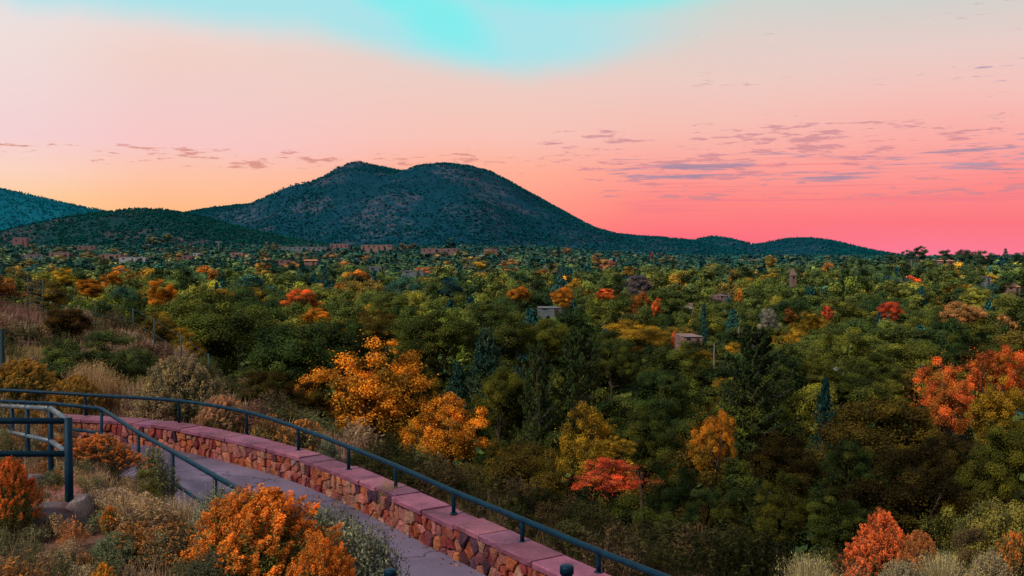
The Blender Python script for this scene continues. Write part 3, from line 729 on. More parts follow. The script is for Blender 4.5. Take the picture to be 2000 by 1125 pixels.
# --- the trees that carry the photograph (px, top, width px, distance, kind, colour, visible down to)
for row in [
 (724,648,245,56,'airy','orange',850,250), (862,770,165,46,'airy','orange',915,180), (655,700,90,60,'airy','golden',800,150),
 (1000,882,225,38,'near','olive-brown',1000,190), (1132,642,165,70,'pine','dark green',840,None), (1048,672,115,69,'pine','dark green',860,None),
 (950,636,150,84,'spruce','blue-green',735,None), (893,702,115,76,'spruce','blue-green',770,None), (975,712,105,72,'near','olive',800,130),
 (1195,645,100,92,'near','green',725,100), (1235,622,130,118,'near','golden',655,70), (1150,788,130,42,'airy','golden',930,200),
 (1200,896,140,36,'airy','red',960,80), (1205,848,66,40,'airy','golden',890,50), (1255,788,150,50,'near','mossy',880,150), (1385,797,90,46,'airy','orange',920,150),
 (1478,640,220,70,'pine','dark green',880,None), (1612,735,92,66,'spruce','dark teal',830,None), (1720,752,255,56,'near','olive-brown',880,190),
 (1840,688,125,62,'airy','red-orange',800,180), (1925,666,125,63,'airy','red-orange',765,170), (1955,722,130,50,'airy','golden',850,190), (1882,850,130,45,'near','dark brown',960,150), (1930,900,110,40,'near','dark green',980,130), (1965,800,140,36,'near','olive',940,190), (1830,850,120,46,'near','dark brown',930,140),
 (1520,843,170,42,'near','dark brown',920,130), (1528,925,125,28,'near','olive',1035,130), (1640,965,140,26,'near','mossy',1050,120),
 (1790,880,260,36,'near','dark brown',1000,180), (1255,965,190,25,'near','mossy',1080,190), (1335,1035,130,21,'near','dark green',1100,120),
 (1440,1060,120,20,'near','dark brown',1110,110), (1060,880,70,44,'near','olive',940,100), (1400,930,120,40,'near','dark green',1000,140), (1660,860,130,40,'near','dark green',930,130),
 (1130,985,130,31,'near','dark green',1050,140), (900,950,120,40,'near','mossy',985,90),(1310,900,120,44,'near','dark green',960,140),
 (430,560,240,82,'near','mossy',700,200), (565,622,215,72,'near','dark green',780,200), (672,605,150,86,'near','dark green',690,130), (380,690,170,62,'near','dark green',740,130),
 (520,720,150,52,'near','dark brown',780,120), (590,745,120,46,'near','dark brown',800,110),
 (845,600,165,96,'near','mossy',690,130), (965,594,160,102,'near','mossy',650,100), (730,602,100,104,'near','olive-brown',650,80), (760,568,82,142,'near','green',600,60),
 (800,690,110,76,'near','dark green',780,130), (1060,620,120,104,'near','olive',670,100), (1330,660,150,96,'near','mossy',740,120), (1290,720,140,76,'near','dark green',800,130),
 (1600,690,90,92,'near','olive',725,60), (1640,640,150,120,'near','olive',690,80), (1760,650,170,112,'near','olive',720,100), (1700,690,120,92,'near','mossy',745,90), (1900,640,110,104,'near','dark green',690,90), (1960,660,110,90,'near','mossy',720,90),
 (278,606,110,62,'airy','olive-brown',690,110), (350,640,90,74,'near','golden',690,90), (86,540,95,124,'mid','olive-brown',580,50), (308,545,68,152,'mid','orange',590,60), (170,545,62,150,'mid','orange',575,40), (220,530,44,190,'mid','orange',552,30),
 (128,523,52,210,'mid','yellow',545,35), (590,565,72,172,'mid','red-orange',585,35), (617,600,66,132,'mid','orange',618,40), (432,562,50,150,'mid','golden',580,30),
 (1013,558,50,196,'mid','orange',580,36), (1098,560,46,192,'mid','orange',590,42), (1188,564,44,180,'mid','red-orange',578,24), (1282,580,24,172,'mid','red-orange',612,50),
 (1240,538,60,222,'mid','grey-violet',566,45), (1735,588,52,182,'mid','red',616,45), (1882,587,92,146,'mid','pale orange',625,60), (1500,603,42,152,'mid','silvery',640,50), (1617,597,22,182,'mid','red',618,34),
 (1577,605,50,162,'mid','golden',640,50), (1543,602,28,172,'mid','rust',618,30), (1476,612,36,160,'mid','red',630,30), (1443,567,24,222,'mid','orange',588,30), (1318,645,26,152,'mid','red-orange',675,50),
 (1962,610,42,152,'mid','pale orange',640,55), (1910,558,74,202,'mid','yellow-green',590,50), (1508,498,28,420,'far','yellow',516,25), (1506,526,28,340,'far','yellow',540,20), (523,472,12,1050,'far','yellow',486,18), (535,473,13,1050,'far','yellow',486,18),
 (300,458,34,1250,'far','yellow',466,14), (328,455,26,1250,'far','yellow',466,16), (518,486,26,800,'far','yellow',500,20), (512,514,34,420,'far','golden',532,26), (1432,602,70,152,'small','dark teal',660,None),
 (880,540,52,222,'far','dark teal',575,55), (634,512,30,360,'small','dark teal',552,None), (1375,592,38,160,'small','dark teal',640,None), (1800,556,40,232,'small','dark teal',600,None), (1100,508,28,420,'small','dark teal',530,None),
 (1797,480,36,560,'far','dark green',508,26), (1842,487,42,560,'far','dark green',508,24), (1884,484,46,540,'far','dark green',512,28), (1925,488,44,520,'far','mossy',514,26), (1964,484,24,520,'small','dark teal',512,None), (1992,492,38,500,'far','dark green',518,26), (1745,492,30,600,'far','dark green',510,16), (1773,488,30,590,'far','dark green',510,16),
 (878,464,30,1150,'far','green',484,20), (1107,481,24,760,'far','orange',500,18), (1170,495,40,520,'far','pale orange',512,20), (785,474,14,1000,'far','orange',484,10), (808,474,16,1000,'far','orange',484,10),
 (935,508,34,420,'far','yellow',524,18), (1272,490,8,700,'far','red',506,18), (955,488,20,800,'far','orange',498,10), (1060,525,30,380,'far','rust',540,20), (1230,520,40,360,'far','golden',535,20),
]: A(*row)

# houses (px centre, top, width px, bottom, D, style, label)
HOUSES = [
 (38,464,26,476,1100,'pink','small pink adobe house highest on the slope of the low hill'),
 (168,480,34,488,980,'pink','flat pink adobe house below the low hill with a row of dark windows'),
 (60,497,44,504,760,'grey','long bluish grey flat house at the foot of the left hill'),
 (115,493,40,502,800,'pink','mauve flat-roofed house beside a golden tree under the low hill'),
 (215,496,40,506,760,'tan','reddish earth-coloured house on the bare slope under the low hill'),
 (258,502,50,509,700,'white','long whitish low building in front of the low hill'),
 (366,499,20,508,720,'pink','small two-block house with pink front and white upper block'),
 (384,494,14,500,820,'white','tiny white flat house just above the small pink two-block house'),
 (462,493,26,501,820,'tan','tan flat house half sunk in trees left of the yellow twin trees'),
 (556,508,24,514,640,'pink','pink-roofed house among dark trees below the mountain left of its summits'),
 (606,507,24,513,650,'roof','house with pinkish pitched roof right of its pink-roofed neighbour'),
 (590,482,96,488,1050,'grey','very long low grey building right of the yellow twin trees'),
 (662,476,36,486,1080,'pink','stepped pink adobe building with pale upper storey at the mountain foot'),
 (735,478,60,485,1000,'tan','long tan row building beneath the mountain\'s twin summit'),
 (858,485,72,493,900,'pink','longest dusty pink flat building under the mountain'),
 (958,486,26,493,880,'pink','short pink flat building beside an orange tree at the mountain foot'),
 (735,520,30,530,480,'grey','grey flat-roofed house between rust trees below the twin summit'),
 (806,529,42,535,430,'grey','low grey building with pale roof edge in the middle of the woods'),
 (1075,601,46,606,190,'grey','long dusky low roof in the clearing beside the small orange trees'),
 (1342,598,24,622,205,'hip','two-storey tan house with pale hipped roof standing out of the trees'),
 (1354,657,36,667,140,'tan','flat-roofed tan house behind the dark teal conifers'),
 (1415,577,26,583,260,'pink','pinkish flat rooftop with thin vents in the middle of the valley'),
 (1640,728,44,746,104,'blue','pale blue and white shed glimpsed through a gap under the olive trees'),
 (1981,557,24,566,240,'roof','small house with orange pitched roof at the far right edge'),
 (1850,508,26,513,520,'roof','pink-roofed house on the wooded ridge under the pink sky'),
 (1927,541,16,548,300,'grey','tiny grey house front between the trees of the right ridge'),
]
for px, yt, w, yb, D, st, lab in HOUSES: PROTECT.append((px-w*.38, px+w*.38, yt, yt+(yb-yt)*.62, D))
PROTECT.append((1545, 1554, 518, 552, 330)); PROTECT.append((1392, 1398, 672, 712, 118)); PROTECT.append((1440, 1446, 640, 668, 140))

# --- fill the valley
HK = {}
def blocked(px, w, top, D):
    need = None
    for x0, x1, yt, yb, Dp in PROTECT:
        if D < Dp - .5 and px+w/2*.8 > x0 and px-w/2*.8 < x1 and top < yb-1:
            need = yb-1 if need is None else max(need, yb-1)
    return need
cand = []
def ring(D0, D1, sp, hr_, wr):
    D = D0
    while D < D1:
        x = -.60*D + rng.uniform(0, sp)
        while x < .60*D:
            cand.append((x + rng.normal(0, sp*.22), D + rng.normal(0, sp*.25), rng.uniform(*hr_), rng.uniform(*wr))); x += sp*rng.uniform(.8, 1.2)
        D += sp*.85
ring(24, 48, 3.6, (2.5, 5.5), (3.0, 5.0)); ring(48, 90, 5.5, (5, 9), (5, 8)); ring(90, 200, 7.6, (6, 11), (7, 12)); ring(200, 480, 11, (6.5, 13), (8, 15)); ring(480, 900, 14, (5, 10), (9, 16)); ring(900, 1500, 19, (4, 8), (6, 12)); ring(1500, 2100, 30, (4, 8), (8, 14))
cx = np.array([c[0] for c in cand]); cyy = np.array([c[1] for c in cand]); cz = H(cx, cyy); cdd = sdist(RIDGE, cx, cyy)
mixes = [('mossy', 22), ('olive', 13), ('dark green', 20), ('green', 20), ('yellow-green', 6), ('bright green', 5), ('olive-brown', 3), ('golden', 3.6), ('yellow', 2), ('orange', 2.4), ('rust', 1), ('dark brown', 1), ('blue-green', 4), ('silvery', .3), ('red-orange', .5), ('grey-violet', .3)]
mn = [a for a, _ in mixes]; mp = np.array([b_ for _, b_ in mixes], float); mp /= mp.sum()
for k, (x, y, h, w) in enumerate(cand):
    if cdd[k] < 9 + (4 if x > 2 else 0): continue
    zg = cz[k]; px, py = proj(x, y, zg+h)
    if px < -60 or px > 2060: continue
    con = rng.random() < (.075 if y > 90 else .06)
    c = 'dark teal' if con and rng.random() < .7 else ('dark green' if con else mn[rng.choice(len(mn), p=mp)])
    if y < 60 and c in AUTUMN: c = 'olive-brown'
    if y < 165 and c in ('red-orange', 'rust', 'orange', 'yellow'): c = str(rng.choice(['olive', 'golden', 'mossy', 'olive-brown']))
    if y < 160 and c in ('blue-green', 'grey-violet', 'silvery'): c = 'mossy'
    if y < 60: c = str(rng.choice(['dark green', 'mossy', 'dark brown', 'olive-brown', 'dark green']))
    if con: w *= .66; h *= 1.08
    wp = w*F/y; need = blocked(px, wp, py, y)
    if need is not None:
        _, base = proj(x, y, zg); h2 = h*(base-need)/(base-py)
        if h2 < h*.42: continue
        w *= max(.6, h2/h); h = h2; wp = w*F/y; px, py = proj(x, y, zg+h)
    kind = ('small' if con else ('near' if y < 75 else 'mid' if y < 210 else 'far'))
    TREES.append(dict(px=px, py=py, w=w, D=y, kind=kind, colour=c, x=x, y=y, zg=zg, H=h, ch=None, vis=None, hero=False, col2=None, rot=rng.uniform(0, 6.28), wpx=wp))
# painter's pass: how much of each tree shows
cover = np.full(1000, 1200.0); colx = np.arange(1000)*2+1
TREES.sort(key=lambda t: t['D'])
for t in TREES:
    px, wp = t['px'], max(t['wpx'], 3); sel = np.where(abs(colx-px) < wp/2)[0]
    _, base = proj(t['x'], t['y'], t['zg'])
    t['area'] = 0; t['gap'] = 999
    if len(sel) == 0: continue
    q = 1-np.sqrt(np.clip(1-((colx[sel]-px)/(wp/2))**2, 0, 1)) if t['kind'] not in ('spruce', 'pine', 'small') else abs(colx[sel]-px)/(wp/2)
    hh = base-t['py']; prof = t['py'] + q*hh*(.5 if t['kind'] not in ('spruce', 'pine', 'small') else .9)
    t['area'] = float(np.maximum(0, np.minimum(cover[sel], base)-prof).sum()*2)
    t['gap'] = float((prof-cover[sel]).min())
    cover[sel] = np.minimum(cover[sel], prof)
TREES = [t for t in TREES if t['area'] > 0 or t['gap'] < 5]
def family(t):
    if t['kind'] in ('spruce', 'pine', 'small'): return 'conifer_tree'
    return 'autumn_tree' if t['colour'] in AUTUMN else 'broadleaf_tree'
caps = {'broadleaf_tree': 285, 'conifer_tree': 110, 'autumn_tree': 170}; cnt = {k: 0 for k in caps}
single, mass = [], []
for t in sorted(TREES, key=lambda t: -(t['area'] + 1e6*t['hero'])):
    f = family(t)
    if (t['hero'] or (t['area'] > 40 and cnt[f] < caps[f])): single.append(t); cnt[f] += 1
    else: mass.append(t)

# labels
def place_words(t):
    D, px = t['D'], t['px']
    if D < 48: zone = 'below the wall'
    elif D < 85: zone = 'in the near grove'
    elif D < 140: zone = 'past the near grove'
    elif D < 260: zone = 'in the middle valley'
    elif D < 520: zone = 'in the farther valley'
    else: zone = 'at valley end'
    for lim, wd in ((230, 'under the left hill'), (480, 'under the low hill'), (690, 'under the left flank'), (800, 'under the left summit'), (1010, 'under the right summit'), (1230, 'under the right flank'), (1470, 'under the small knoll'), (1720, 'under the last hill'), (9999, 'under the pink sky')):
        if px < lim: return zone, wd
def shape_word(t):
    if t['kind'] == 'pine': return 'ragged pine'
    if t['kind'] == 'spruce': return 'dense spruce'
    if t['kind'] == 'small': return 'pointed conifer'
    if t['kind'] == 'leafy': return 'twiggy shrub-like tree'
    r = t['H']/max(t['w'], .1)
    s = 'tall' if r > 1.75 else 'broad' if r < .95 else 'round'
    return ('open-crowned tree' if t['kind'] == 'airy' else s+' tree')
ORD = ['', 'second', 'third', 'fourth', 'fifth', 'sixth', 'seventh', 'eighth', 'ninth', 'tenth', 'eleventh', 'twelfth', 'thirteenth', 'fourteenth', 'fifteenth', 'sixteenth']
bins = {}
for t in single:
    z, wd = place_words(t); bins.setdefault((t['colour'], shape_word(t), z, wd), []).append(t)
for (c, s, z, wd), ts in bins.items():
    ts.sort(key=lambda t: t['px'])
    for k, t in enumerate(ts):
        if len(ts) == 1: t['label'] = f'{c} {s} {z} {wd}'
        else: t['label'] = f"{ORD[k] if k else 'leftmost'} {c} {s} {z} {wd}" if k == 0 else f"{ORD[k]} from left {c} {s} {z} {wd}"
GROUPS = {'broadleaf_tree': 'green and brown trees of the valley', 'conifer_tree': 'conifers of the valley', 'autumn_tree': 'trees in autumn colour'}
pick = {}
for t in single:
    f = family(t); kd = t['kind']
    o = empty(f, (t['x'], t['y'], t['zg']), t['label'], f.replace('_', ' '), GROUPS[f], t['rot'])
    c = hazed(np.array(PALETTE[t['colour']])*rng.uniform(.85, 1.18)*((.80 if t['D'] < 250 else 1.1) if t['colour'] in AUTUMN else (.38 if t['D'] < 62 else .56 if t['D'] < 105 else .84 if t['D'] < 190 else 1.08)), t['D'])  # nearer crowns get darker colours, painting in the dim foreground light
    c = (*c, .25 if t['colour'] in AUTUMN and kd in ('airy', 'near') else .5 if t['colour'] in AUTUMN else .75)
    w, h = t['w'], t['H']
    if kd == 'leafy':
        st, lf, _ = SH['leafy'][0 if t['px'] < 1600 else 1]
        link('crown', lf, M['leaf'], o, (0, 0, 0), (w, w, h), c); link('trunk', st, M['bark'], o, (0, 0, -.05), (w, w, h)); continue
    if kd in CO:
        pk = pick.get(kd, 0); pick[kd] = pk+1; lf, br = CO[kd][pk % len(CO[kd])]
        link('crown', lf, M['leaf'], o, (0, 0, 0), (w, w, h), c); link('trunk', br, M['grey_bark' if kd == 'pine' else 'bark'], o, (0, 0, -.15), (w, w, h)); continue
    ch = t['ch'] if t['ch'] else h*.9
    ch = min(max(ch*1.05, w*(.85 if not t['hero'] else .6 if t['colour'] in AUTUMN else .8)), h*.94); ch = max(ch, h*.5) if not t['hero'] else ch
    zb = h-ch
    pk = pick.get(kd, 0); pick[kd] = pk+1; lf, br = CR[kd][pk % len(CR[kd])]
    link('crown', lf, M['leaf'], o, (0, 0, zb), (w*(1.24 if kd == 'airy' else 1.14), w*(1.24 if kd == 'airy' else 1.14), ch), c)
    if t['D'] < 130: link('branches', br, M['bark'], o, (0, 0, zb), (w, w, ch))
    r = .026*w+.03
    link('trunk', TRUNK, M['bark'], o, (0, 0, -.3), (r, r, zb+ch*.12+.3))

# far woods as one mass
def far_arrays(seed, n, leaf):
    g = np.random.default_rng(seed); nc = 14; C = unit(g.normal(size=(nc, 3)))*g.uniform(.22, .36, (nc, 1)); C[:, 2] = np.abs(C[:, 2])*1.1+.36
    idx = g.integers(0, nc, n); d = unit(g.normal(size=(n, 3))); P = C[idx]+d*.17*g.random((n, 1))**.4
    N = unit(.8*d+np.array([0, 0, .5])+.4*g.normal(size=(n, 3))); T = unit(np.cross(N, g.normal(size=(n, 3)))); B = np.cross(N, T)
    s = leaf*g.uniform(.7, 1.3, (n, 1)); return np.stack([P-T*s, P+B*s*.7, P+T*s, P-B*s*.7], 1), np.clip(g.normal(.5, .17, nc)[idx]+g.normal(0, .06, n), 0, 1)
FA = {n: [far_arrays(400+k, n, lf) for k in range(5)] for n, lf in ((420, .070), (160, .11), (60, .17), (40, .20))}
def far_con(seed, n, leaf):
    g = np.random.default_rng(seed); z = g.random(n)**1.3; a = g.uniform(0, 6.28, n); r = .5*(1-z)*np.sqrt(g.uniform(.3, 1, n))
    P = np.stack([np.cos(a)*r, np.sin(a)*r, .08+.92*z], 1); N = unit(P*np.array([1, 1, 0])+np.array([0, 0, .3])+.3*g.normal(size=(n, 3))); T = unit(np.cross(N, g.normal(size=(n, 3)))); B = np.cross(N, T)
    s = leaf*g.uniform(.7, 1.3, (n, 1)); return np.stack([P-T*s, P+B*s*.7, P+T*s, P-B*s*.7], 1), np.clip(g.normal(.5, .2, n), 0, 1)
FC = {n: [far_con(450+k, n, lf) for k in range(3)] for n, lf in ((420, .07), (160, .10), (60, .15), (40, .18))}
def scatter_mass(name, items, mat):
    VV, TT_, CC = [], [], []
    for (x, y, z, w, h, c, n, con) in items:
        A_, ti = (FC if con else FA)[n][rng.integers(3 if con else 5)]
        a = rng.uniform(0, 6.28); ca, sa = math.cos(a), math.sin(a); q = A_.reshape(-1, 3)
        VV.append(np.stack([(q[:, 0]*ca-q[:, 1]*sa)*w+x, (q[:, 0]*sa+q[:, 1]*ca)*w+y, q[:, 2]*h+z], 1)); TT_.append(np.repeat(ti, 4)); CC.append(np.broadcast_to(np.asarray(c), (len(q), 3)))
    V = np.concatenate(VV); me = mesh(name, V, [np.arange(len(V)).reshape(-1, 4)], np.concatenate(TT_), np.concatenate(CC))
    return tag(link(name, me, mat), kind='stuff')
items = []
for t in mass:
    con = family(t) == 'conifer_tree'
    n = 420 if t['D'] < 330 else 160 if t['D'] < 800 else 60
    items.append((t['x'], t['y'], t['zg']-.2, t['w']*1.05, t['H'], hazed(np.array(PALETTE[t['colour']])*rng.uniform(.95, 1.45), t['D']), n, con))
tag(scatter_mass('distant_woods', items, M['forest']), 'woods of small far trees in green, teal and gold filling the valley', 'woods')

# ------------------------------------------------------------------ hills
def hill(name, D, prof, w_front, w_back, mat, amp, seed, step, foot, trees=None, tcol=None, tsz=(5, 8), tn=60):
    prof = np.array(prof, float); X = (prof[:, 0]-1000)/F*D; Zp = (495-prof[:, 1])/F*D
    xs = np.arange(X[0], X[-1]+step, step); ys = np.arange(D-w_front, D+w_back, step)
    def hz(x, y):
        z = np.interp(x, X, Zp) - foot
        yy = y - D + w_front*.22*fbm(x/w_front*1.6+seed, y/w_front*1.6, 3)*np.clip(abs(y-D)/w_front*2.2, 0, 1)
        t = np.where(yy < 0, -yy/w_front, yy/w_back); bell = np.cos(np.clip(t, 0, 1)*np.pi/2)**1.6
        rid = fbm(x/(w_front*.28)+seed, y/(w_front*.28)+seed, 5)
        return foot + z*bell*(1+amp*rid*np.clip(t*2.5, 0, 1)*(1-.4*t))
    gx, gy = np.meshgrid(xs, ys, indexing='ij'); gz = hz(gx, gy); a, b_ = gx.shape
    i, j = np.meshgrid(np.arange(a-1), np.arange(b_-1), indexing='ij')
    Q = np.stack([i*b_+j, (i+1)*b_+j, (i+1)*b_+j+1, i*b_+j+1], -1).reshape(-1, 4)
    tag(link(name, mesh(name, np.stack([gx, gy, gz], -1).reshape(-1, 3), [Q], smooth=True), mat), kind='structure')
    if trees:
        g = np.random.default_rng(int(seed*10)); x = g.uniform(X[0], X[-1], trees*4); y = g.uniform(D-w_front, D+w_back*.15, trees*4); z = hz(x, y)
        dens = fbm(x/(w_front*.25)+3, y/(w_front*.25), 4); ok = (z > foot+2) & (dens > g.normal(-.18, .28, len(x)))
        q = np.where(ok)[0][:trees]
        return [(x[k], y[k], z[k]-.3, s*g.uniform(.8, 1.4), s, np.array(tcol)*g.uniform(.6, 1.35), tn, g.random() < .3) for k in q for s in (g.uniform(*tsz),)]
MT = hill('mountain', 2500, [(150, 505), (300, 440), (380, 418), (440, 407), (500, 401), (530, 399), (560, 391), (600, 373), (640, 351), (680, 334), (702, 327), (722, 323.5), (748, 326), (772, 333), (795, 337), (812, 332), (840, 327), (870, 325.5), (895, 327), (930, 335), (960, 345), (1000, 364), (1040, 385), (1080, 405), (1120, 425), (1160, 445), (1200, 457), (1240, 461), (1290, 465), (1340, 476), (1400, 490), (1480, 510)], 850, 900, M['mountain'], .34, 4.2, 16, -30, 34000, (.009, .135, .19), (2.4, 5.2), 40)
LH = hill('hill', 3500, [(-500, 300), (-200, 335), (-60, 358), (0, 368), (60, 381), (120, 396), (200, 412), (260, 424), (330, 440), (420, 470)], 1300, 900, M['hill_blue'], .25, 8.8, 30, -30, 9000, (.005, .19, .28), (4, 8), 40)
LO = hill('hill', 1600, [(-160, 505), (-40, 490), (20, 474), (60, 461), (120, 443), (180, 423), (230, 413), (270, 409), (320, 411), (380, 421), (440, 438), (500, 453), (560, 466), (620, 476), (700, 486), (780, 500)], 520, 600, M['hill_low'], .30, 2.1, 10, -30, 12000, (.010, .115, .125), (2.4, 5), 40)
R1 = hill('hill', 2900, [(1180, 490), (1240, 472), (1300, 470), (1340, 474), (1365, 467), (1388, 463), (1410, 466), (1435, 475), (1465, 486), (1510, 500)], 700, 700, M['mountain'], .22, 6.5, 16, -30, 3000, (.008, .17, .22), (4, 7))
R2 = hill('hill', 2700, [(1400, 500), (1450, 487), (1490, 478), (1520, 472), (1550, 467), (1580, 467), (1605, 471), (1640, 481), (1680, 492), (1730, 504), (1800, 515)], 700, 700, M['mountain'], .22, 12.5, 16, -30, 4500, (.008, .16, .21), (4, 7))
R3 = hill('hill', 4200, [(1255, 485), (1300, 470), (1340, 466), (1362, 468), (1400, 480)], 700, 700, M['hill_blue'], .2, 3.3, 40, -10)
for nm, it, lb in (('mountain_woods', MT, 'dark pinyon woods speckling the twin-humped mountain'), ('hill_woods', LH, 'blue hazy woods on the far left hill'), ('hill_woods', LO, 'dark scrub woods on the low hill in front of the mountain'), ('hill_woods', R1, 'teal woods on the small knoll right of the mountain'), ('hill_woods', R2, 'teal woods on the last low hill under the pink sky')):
    tag(scatter_mass(nm, it, M['hill_leaf']), lb, 'woods')  # tree colours on the hills carry painted teal haze as well

# ------------------------------------------------------------------ houses, steeple, poles
def house(px, yt, wpx, yb, D, st, lab):
    p = at(px, yt, D); w = wpx*D/F; zb = at(px, yb, D)[2]; zg = min(float(H(p[0], D)), zb) - .5; top = p[2]; dp = max(w*.45, 6)
    h = top - zb
    o = empty('house', (p[0], D, zb), lab, 'house', 'houses of the valley'); o.rotation_euler.z = rng.uniform(-.12, .12)
    wm = {'pink': 'adobe_pink', 'grey': 'grey_block', 'tan': 'adobe_tan', 'white': 'stucco_white', 'roof': 'adobe_tan', 'hip': 'adobe_tan', 'blue': 'stucco_white'}[st]
    zl = zg - zb
    def part(name, bb, mat, par=o): return link(name, bb.mesh(name), M[mat], par)
    b = MB()
    pitched = st in ('roof', 'hip'); wh = h*(.62 if st == 'roof' else .8 if st == 'hip' else .93)
    b.box((-w/2, 0, zl), (w/2, dp, wh))
    if not pitched: b.box((-w*.18, dp*.25, wh), (w*.30, dp*.9, h)) if w < 30*D/F*1.3 else b.box((-w*.42, dp*.3, wh), (-w*.1, dp*.9, h))
    part('wall', b, wm)
    b = MB(); ov = w*.06
    if st == 'roof':
        V = [(-w/2-ov, -ov, wh), (w/2+ov, -ov, wh), (w/2+ov, dp+ov, wh), (-w/2-ov, dp+ov, wh), (-w/2-ov, dp/2, h), (w/2+ov, dp/2, h)]
        b.add(V, [(0, 1, 5, 4), (2, 3, 4, 5), (0, 3, 2, 1)], [(0, 4, 3), (1, 2, 5)]); part('roof', b, 'roof_orange')
    elif st == 'hip':
        V = [(-w/2-ov, -ov, wh), (w/2+ov, -ov, wh), (w/2+ov, dp+ov, wh), (-w/2-ov, dp+ov, wh), (-w*.15, dp/2, h), (w*.15, dp/2, h)]
        b.add(V, [(0, 1, 5, 4), (2, 3, 4, 5), (0, 3, 2, 1)], [(0, 4, 3), (1, 2, 5)]); part('roof', b, 'roof_pale')
    else:
        b.box((-w/2-.1, -.12, wh+.002), (w/2+.1, dp*.24, wh+h*.05)); part('roof', b, 'roof_pale' if st in ('white', 'blue') else 'roof_grey')
    nw = int(np.clip(w/5.0, 2, 10)); fl = 2 if st == 'hip' else 1
    for f in range(fl):
        for k in range(nw):
            if k == nw//2 and f == 0: continue
            cx_ = -w/2 + w*(k+.5)/nw; ww = min(1.5, w/nw*.45); zc = wh*((f+.55)/fl); hh = wh/fl*.22
            b = MB(); b.box((cx_-ww/2, -.05, zc-hh), (cx_+ww/2, .03, zc+hh)); fr = part('window', b, 'dark_wood' if st != 'blue' else 'blue_panel')
            b = MB(); b.box((cx_-ww/2*.8, -.07, zc-hh*.8), (cx_+ww/2*.8, -.045, zc+hh*.8)); part('pane', b, 'glass', fr)
    cx_ = -w/2 + w*(nw//2+.5)/nw; b = MB(); b.box((cx_-min(.6, w*.08), -.06, zl), (cx_+min(.6, w*.08), .03, wh/fl*.66)); part('door', b, 'dark_wood' if st != 'blue' else 'blue_panel')
    if pitched or w > 12: b = MB(); b.box((w*.28, dp*.5, wh), (w*.28+.8, dp*.5+.8, h+.5)); part('chimney', b, wm)
for hs in HOUSES: house(*hs)
p = at(1549, 522, 330); zb = at(1549, 556, 330)[2]; hs = p[2]-zb
o = empty('church_steeple', (p[0], 330, zb), 'slender brown church steeple rising from the woods under the last hill', 'steeple')
b = MB(); b.box((-.9, -.9, -4), (.9, .9, hs*.52)); link('tower', b.mesh('tower'), M['steeple'], o)
b = MB(); b.box((-1.05, -1.05, hs*.52), (1.05, 1.05, hs*.56)); b.add([(-.95, -.95, hs*.56), (.95, -.95, hs*.56), (.95, .95, hs*.56), (-.95, .95, hs*.56), (0, 0, hs)], None, [(0, 1, 4), (1, 2, 4), (2, 3, 4), (3, 0, 4)]); link('spire', b.mesh('spire'), M['steeple'], o)
b = MB(); b.box((-.35, -.95, hs*.34), (.35, -.88, hs*.47)); link('belfry_opening', b.mesh('belfry_opening'), M['glass'], o)
for px, yt, yb, D, lab in ((1395, 670, 712, 118, 'thin pale utility pole standing clear above the trees beside the big dark pine'), (1443, 638, 668, 140, 'short pale utility pole in front of the dark teal conifers'), (1407, 572, 582, 258, 'thin pole on the left of the pinkish rooftop'), (1423, 571, 582, 258, 'thin pole on the right of the pinkish rooftop'), (427, 472, 484, 1000, 'small lattice mast among trees below the low hill'), (1780, 508, 525, 420, 'lone thin pole on the wooded right ridge')):
    p = at(px, yt, D); zg = float(H(p[0], D)) - .3; z1 = p[2]-zg; r = max(.10, D*.0006)
    o = empty('utility_pole', (p[0], D, zg), lab, 'pole')
    b = MB(); b.tube([(0, 0, 0), (0, 0, z1)], [r, r*.7], 8); link('shaft', b.mesh('shaft'), M['pale_bark'], o)
    if D < 900: continue
    b = MB(); b.box((-r*6, -r*.8, z1*.94), (r*6, -r*.2-.02, z1*.94+r*1.4)); link('crossarm', b.mesh('crossarm'), M['pale_bark'], o)

# ------------------------------------------------------------------ shrubs
def shrub(px, py, wpx, D, kind, leafc, flc, lab, hmin=.3, hpx=None, k=None, rot=None, name='shrub', group=None):
    p = at(px, py, D); zg = float(H(p[0], D)); h = max(hmin, p[2]-zg); w = max(wpx*D/F, .72*h)
    if hpx: zg2 = p[2]-hpx*D/F; zg = min(zg, zg2) if False else zg
    k = shrub.n if k is None else k; shrub.n += 1
    o = empty(name, (p[0], D, zg-.03), lab, 'shrub', group or 'shrubs of the slope', rng.uniform(0, 6.28) if rot is None else rot)
    if kind == 'leafy': lf, st = CR['near'][k % 6]; fw = None
    else: st, lf, fw = SH[kind][k % len(SH[kind])]
    sc = (w, w, h)
    link('stems', st, M['stem'], o, None, sc); link('foliage', lf, M['leaf'], o, None, sc, tuple(v*(1.5 if kind == 'leafy' else 1.35) for v in leafc))
    if fw is not None and flc is not None: link('flowers', fw, M['flower'], o, None, sc, flc)
    return o
shrub.n = 0
KS = 2.2
SAGE, OLV, DOL, TAN = (.15, .17, .12), (.11, .12, .035), (.045, .05, .02), (.27, .19, .12)
ORA, RUS, PCH, YEL, GOLD = (.66, .235, .042), (.50, .18, .055), (.50, .28, .17), (.34, .25, .06), (.38, .22, .05)
shrub(515, 962, 320, 7.9, 'chamisa', OLV, ORA, 'large orange flowering rabbitbrush in front of the path, biggest of the flowering shrubs', k=0, rot=.2)
shrub(705, 1018, 130, 8.3, 'sage', SAGE, None, 'rounded grey-green sagebrush right of the large orange rabbitbrush', k=0)
shrub(18, 896, 120, 8.8, 'chamisa', OLV, (.58, .16, .04), 'deep orange rabbitbrush cut by the left edge before the guardrail', k=1)
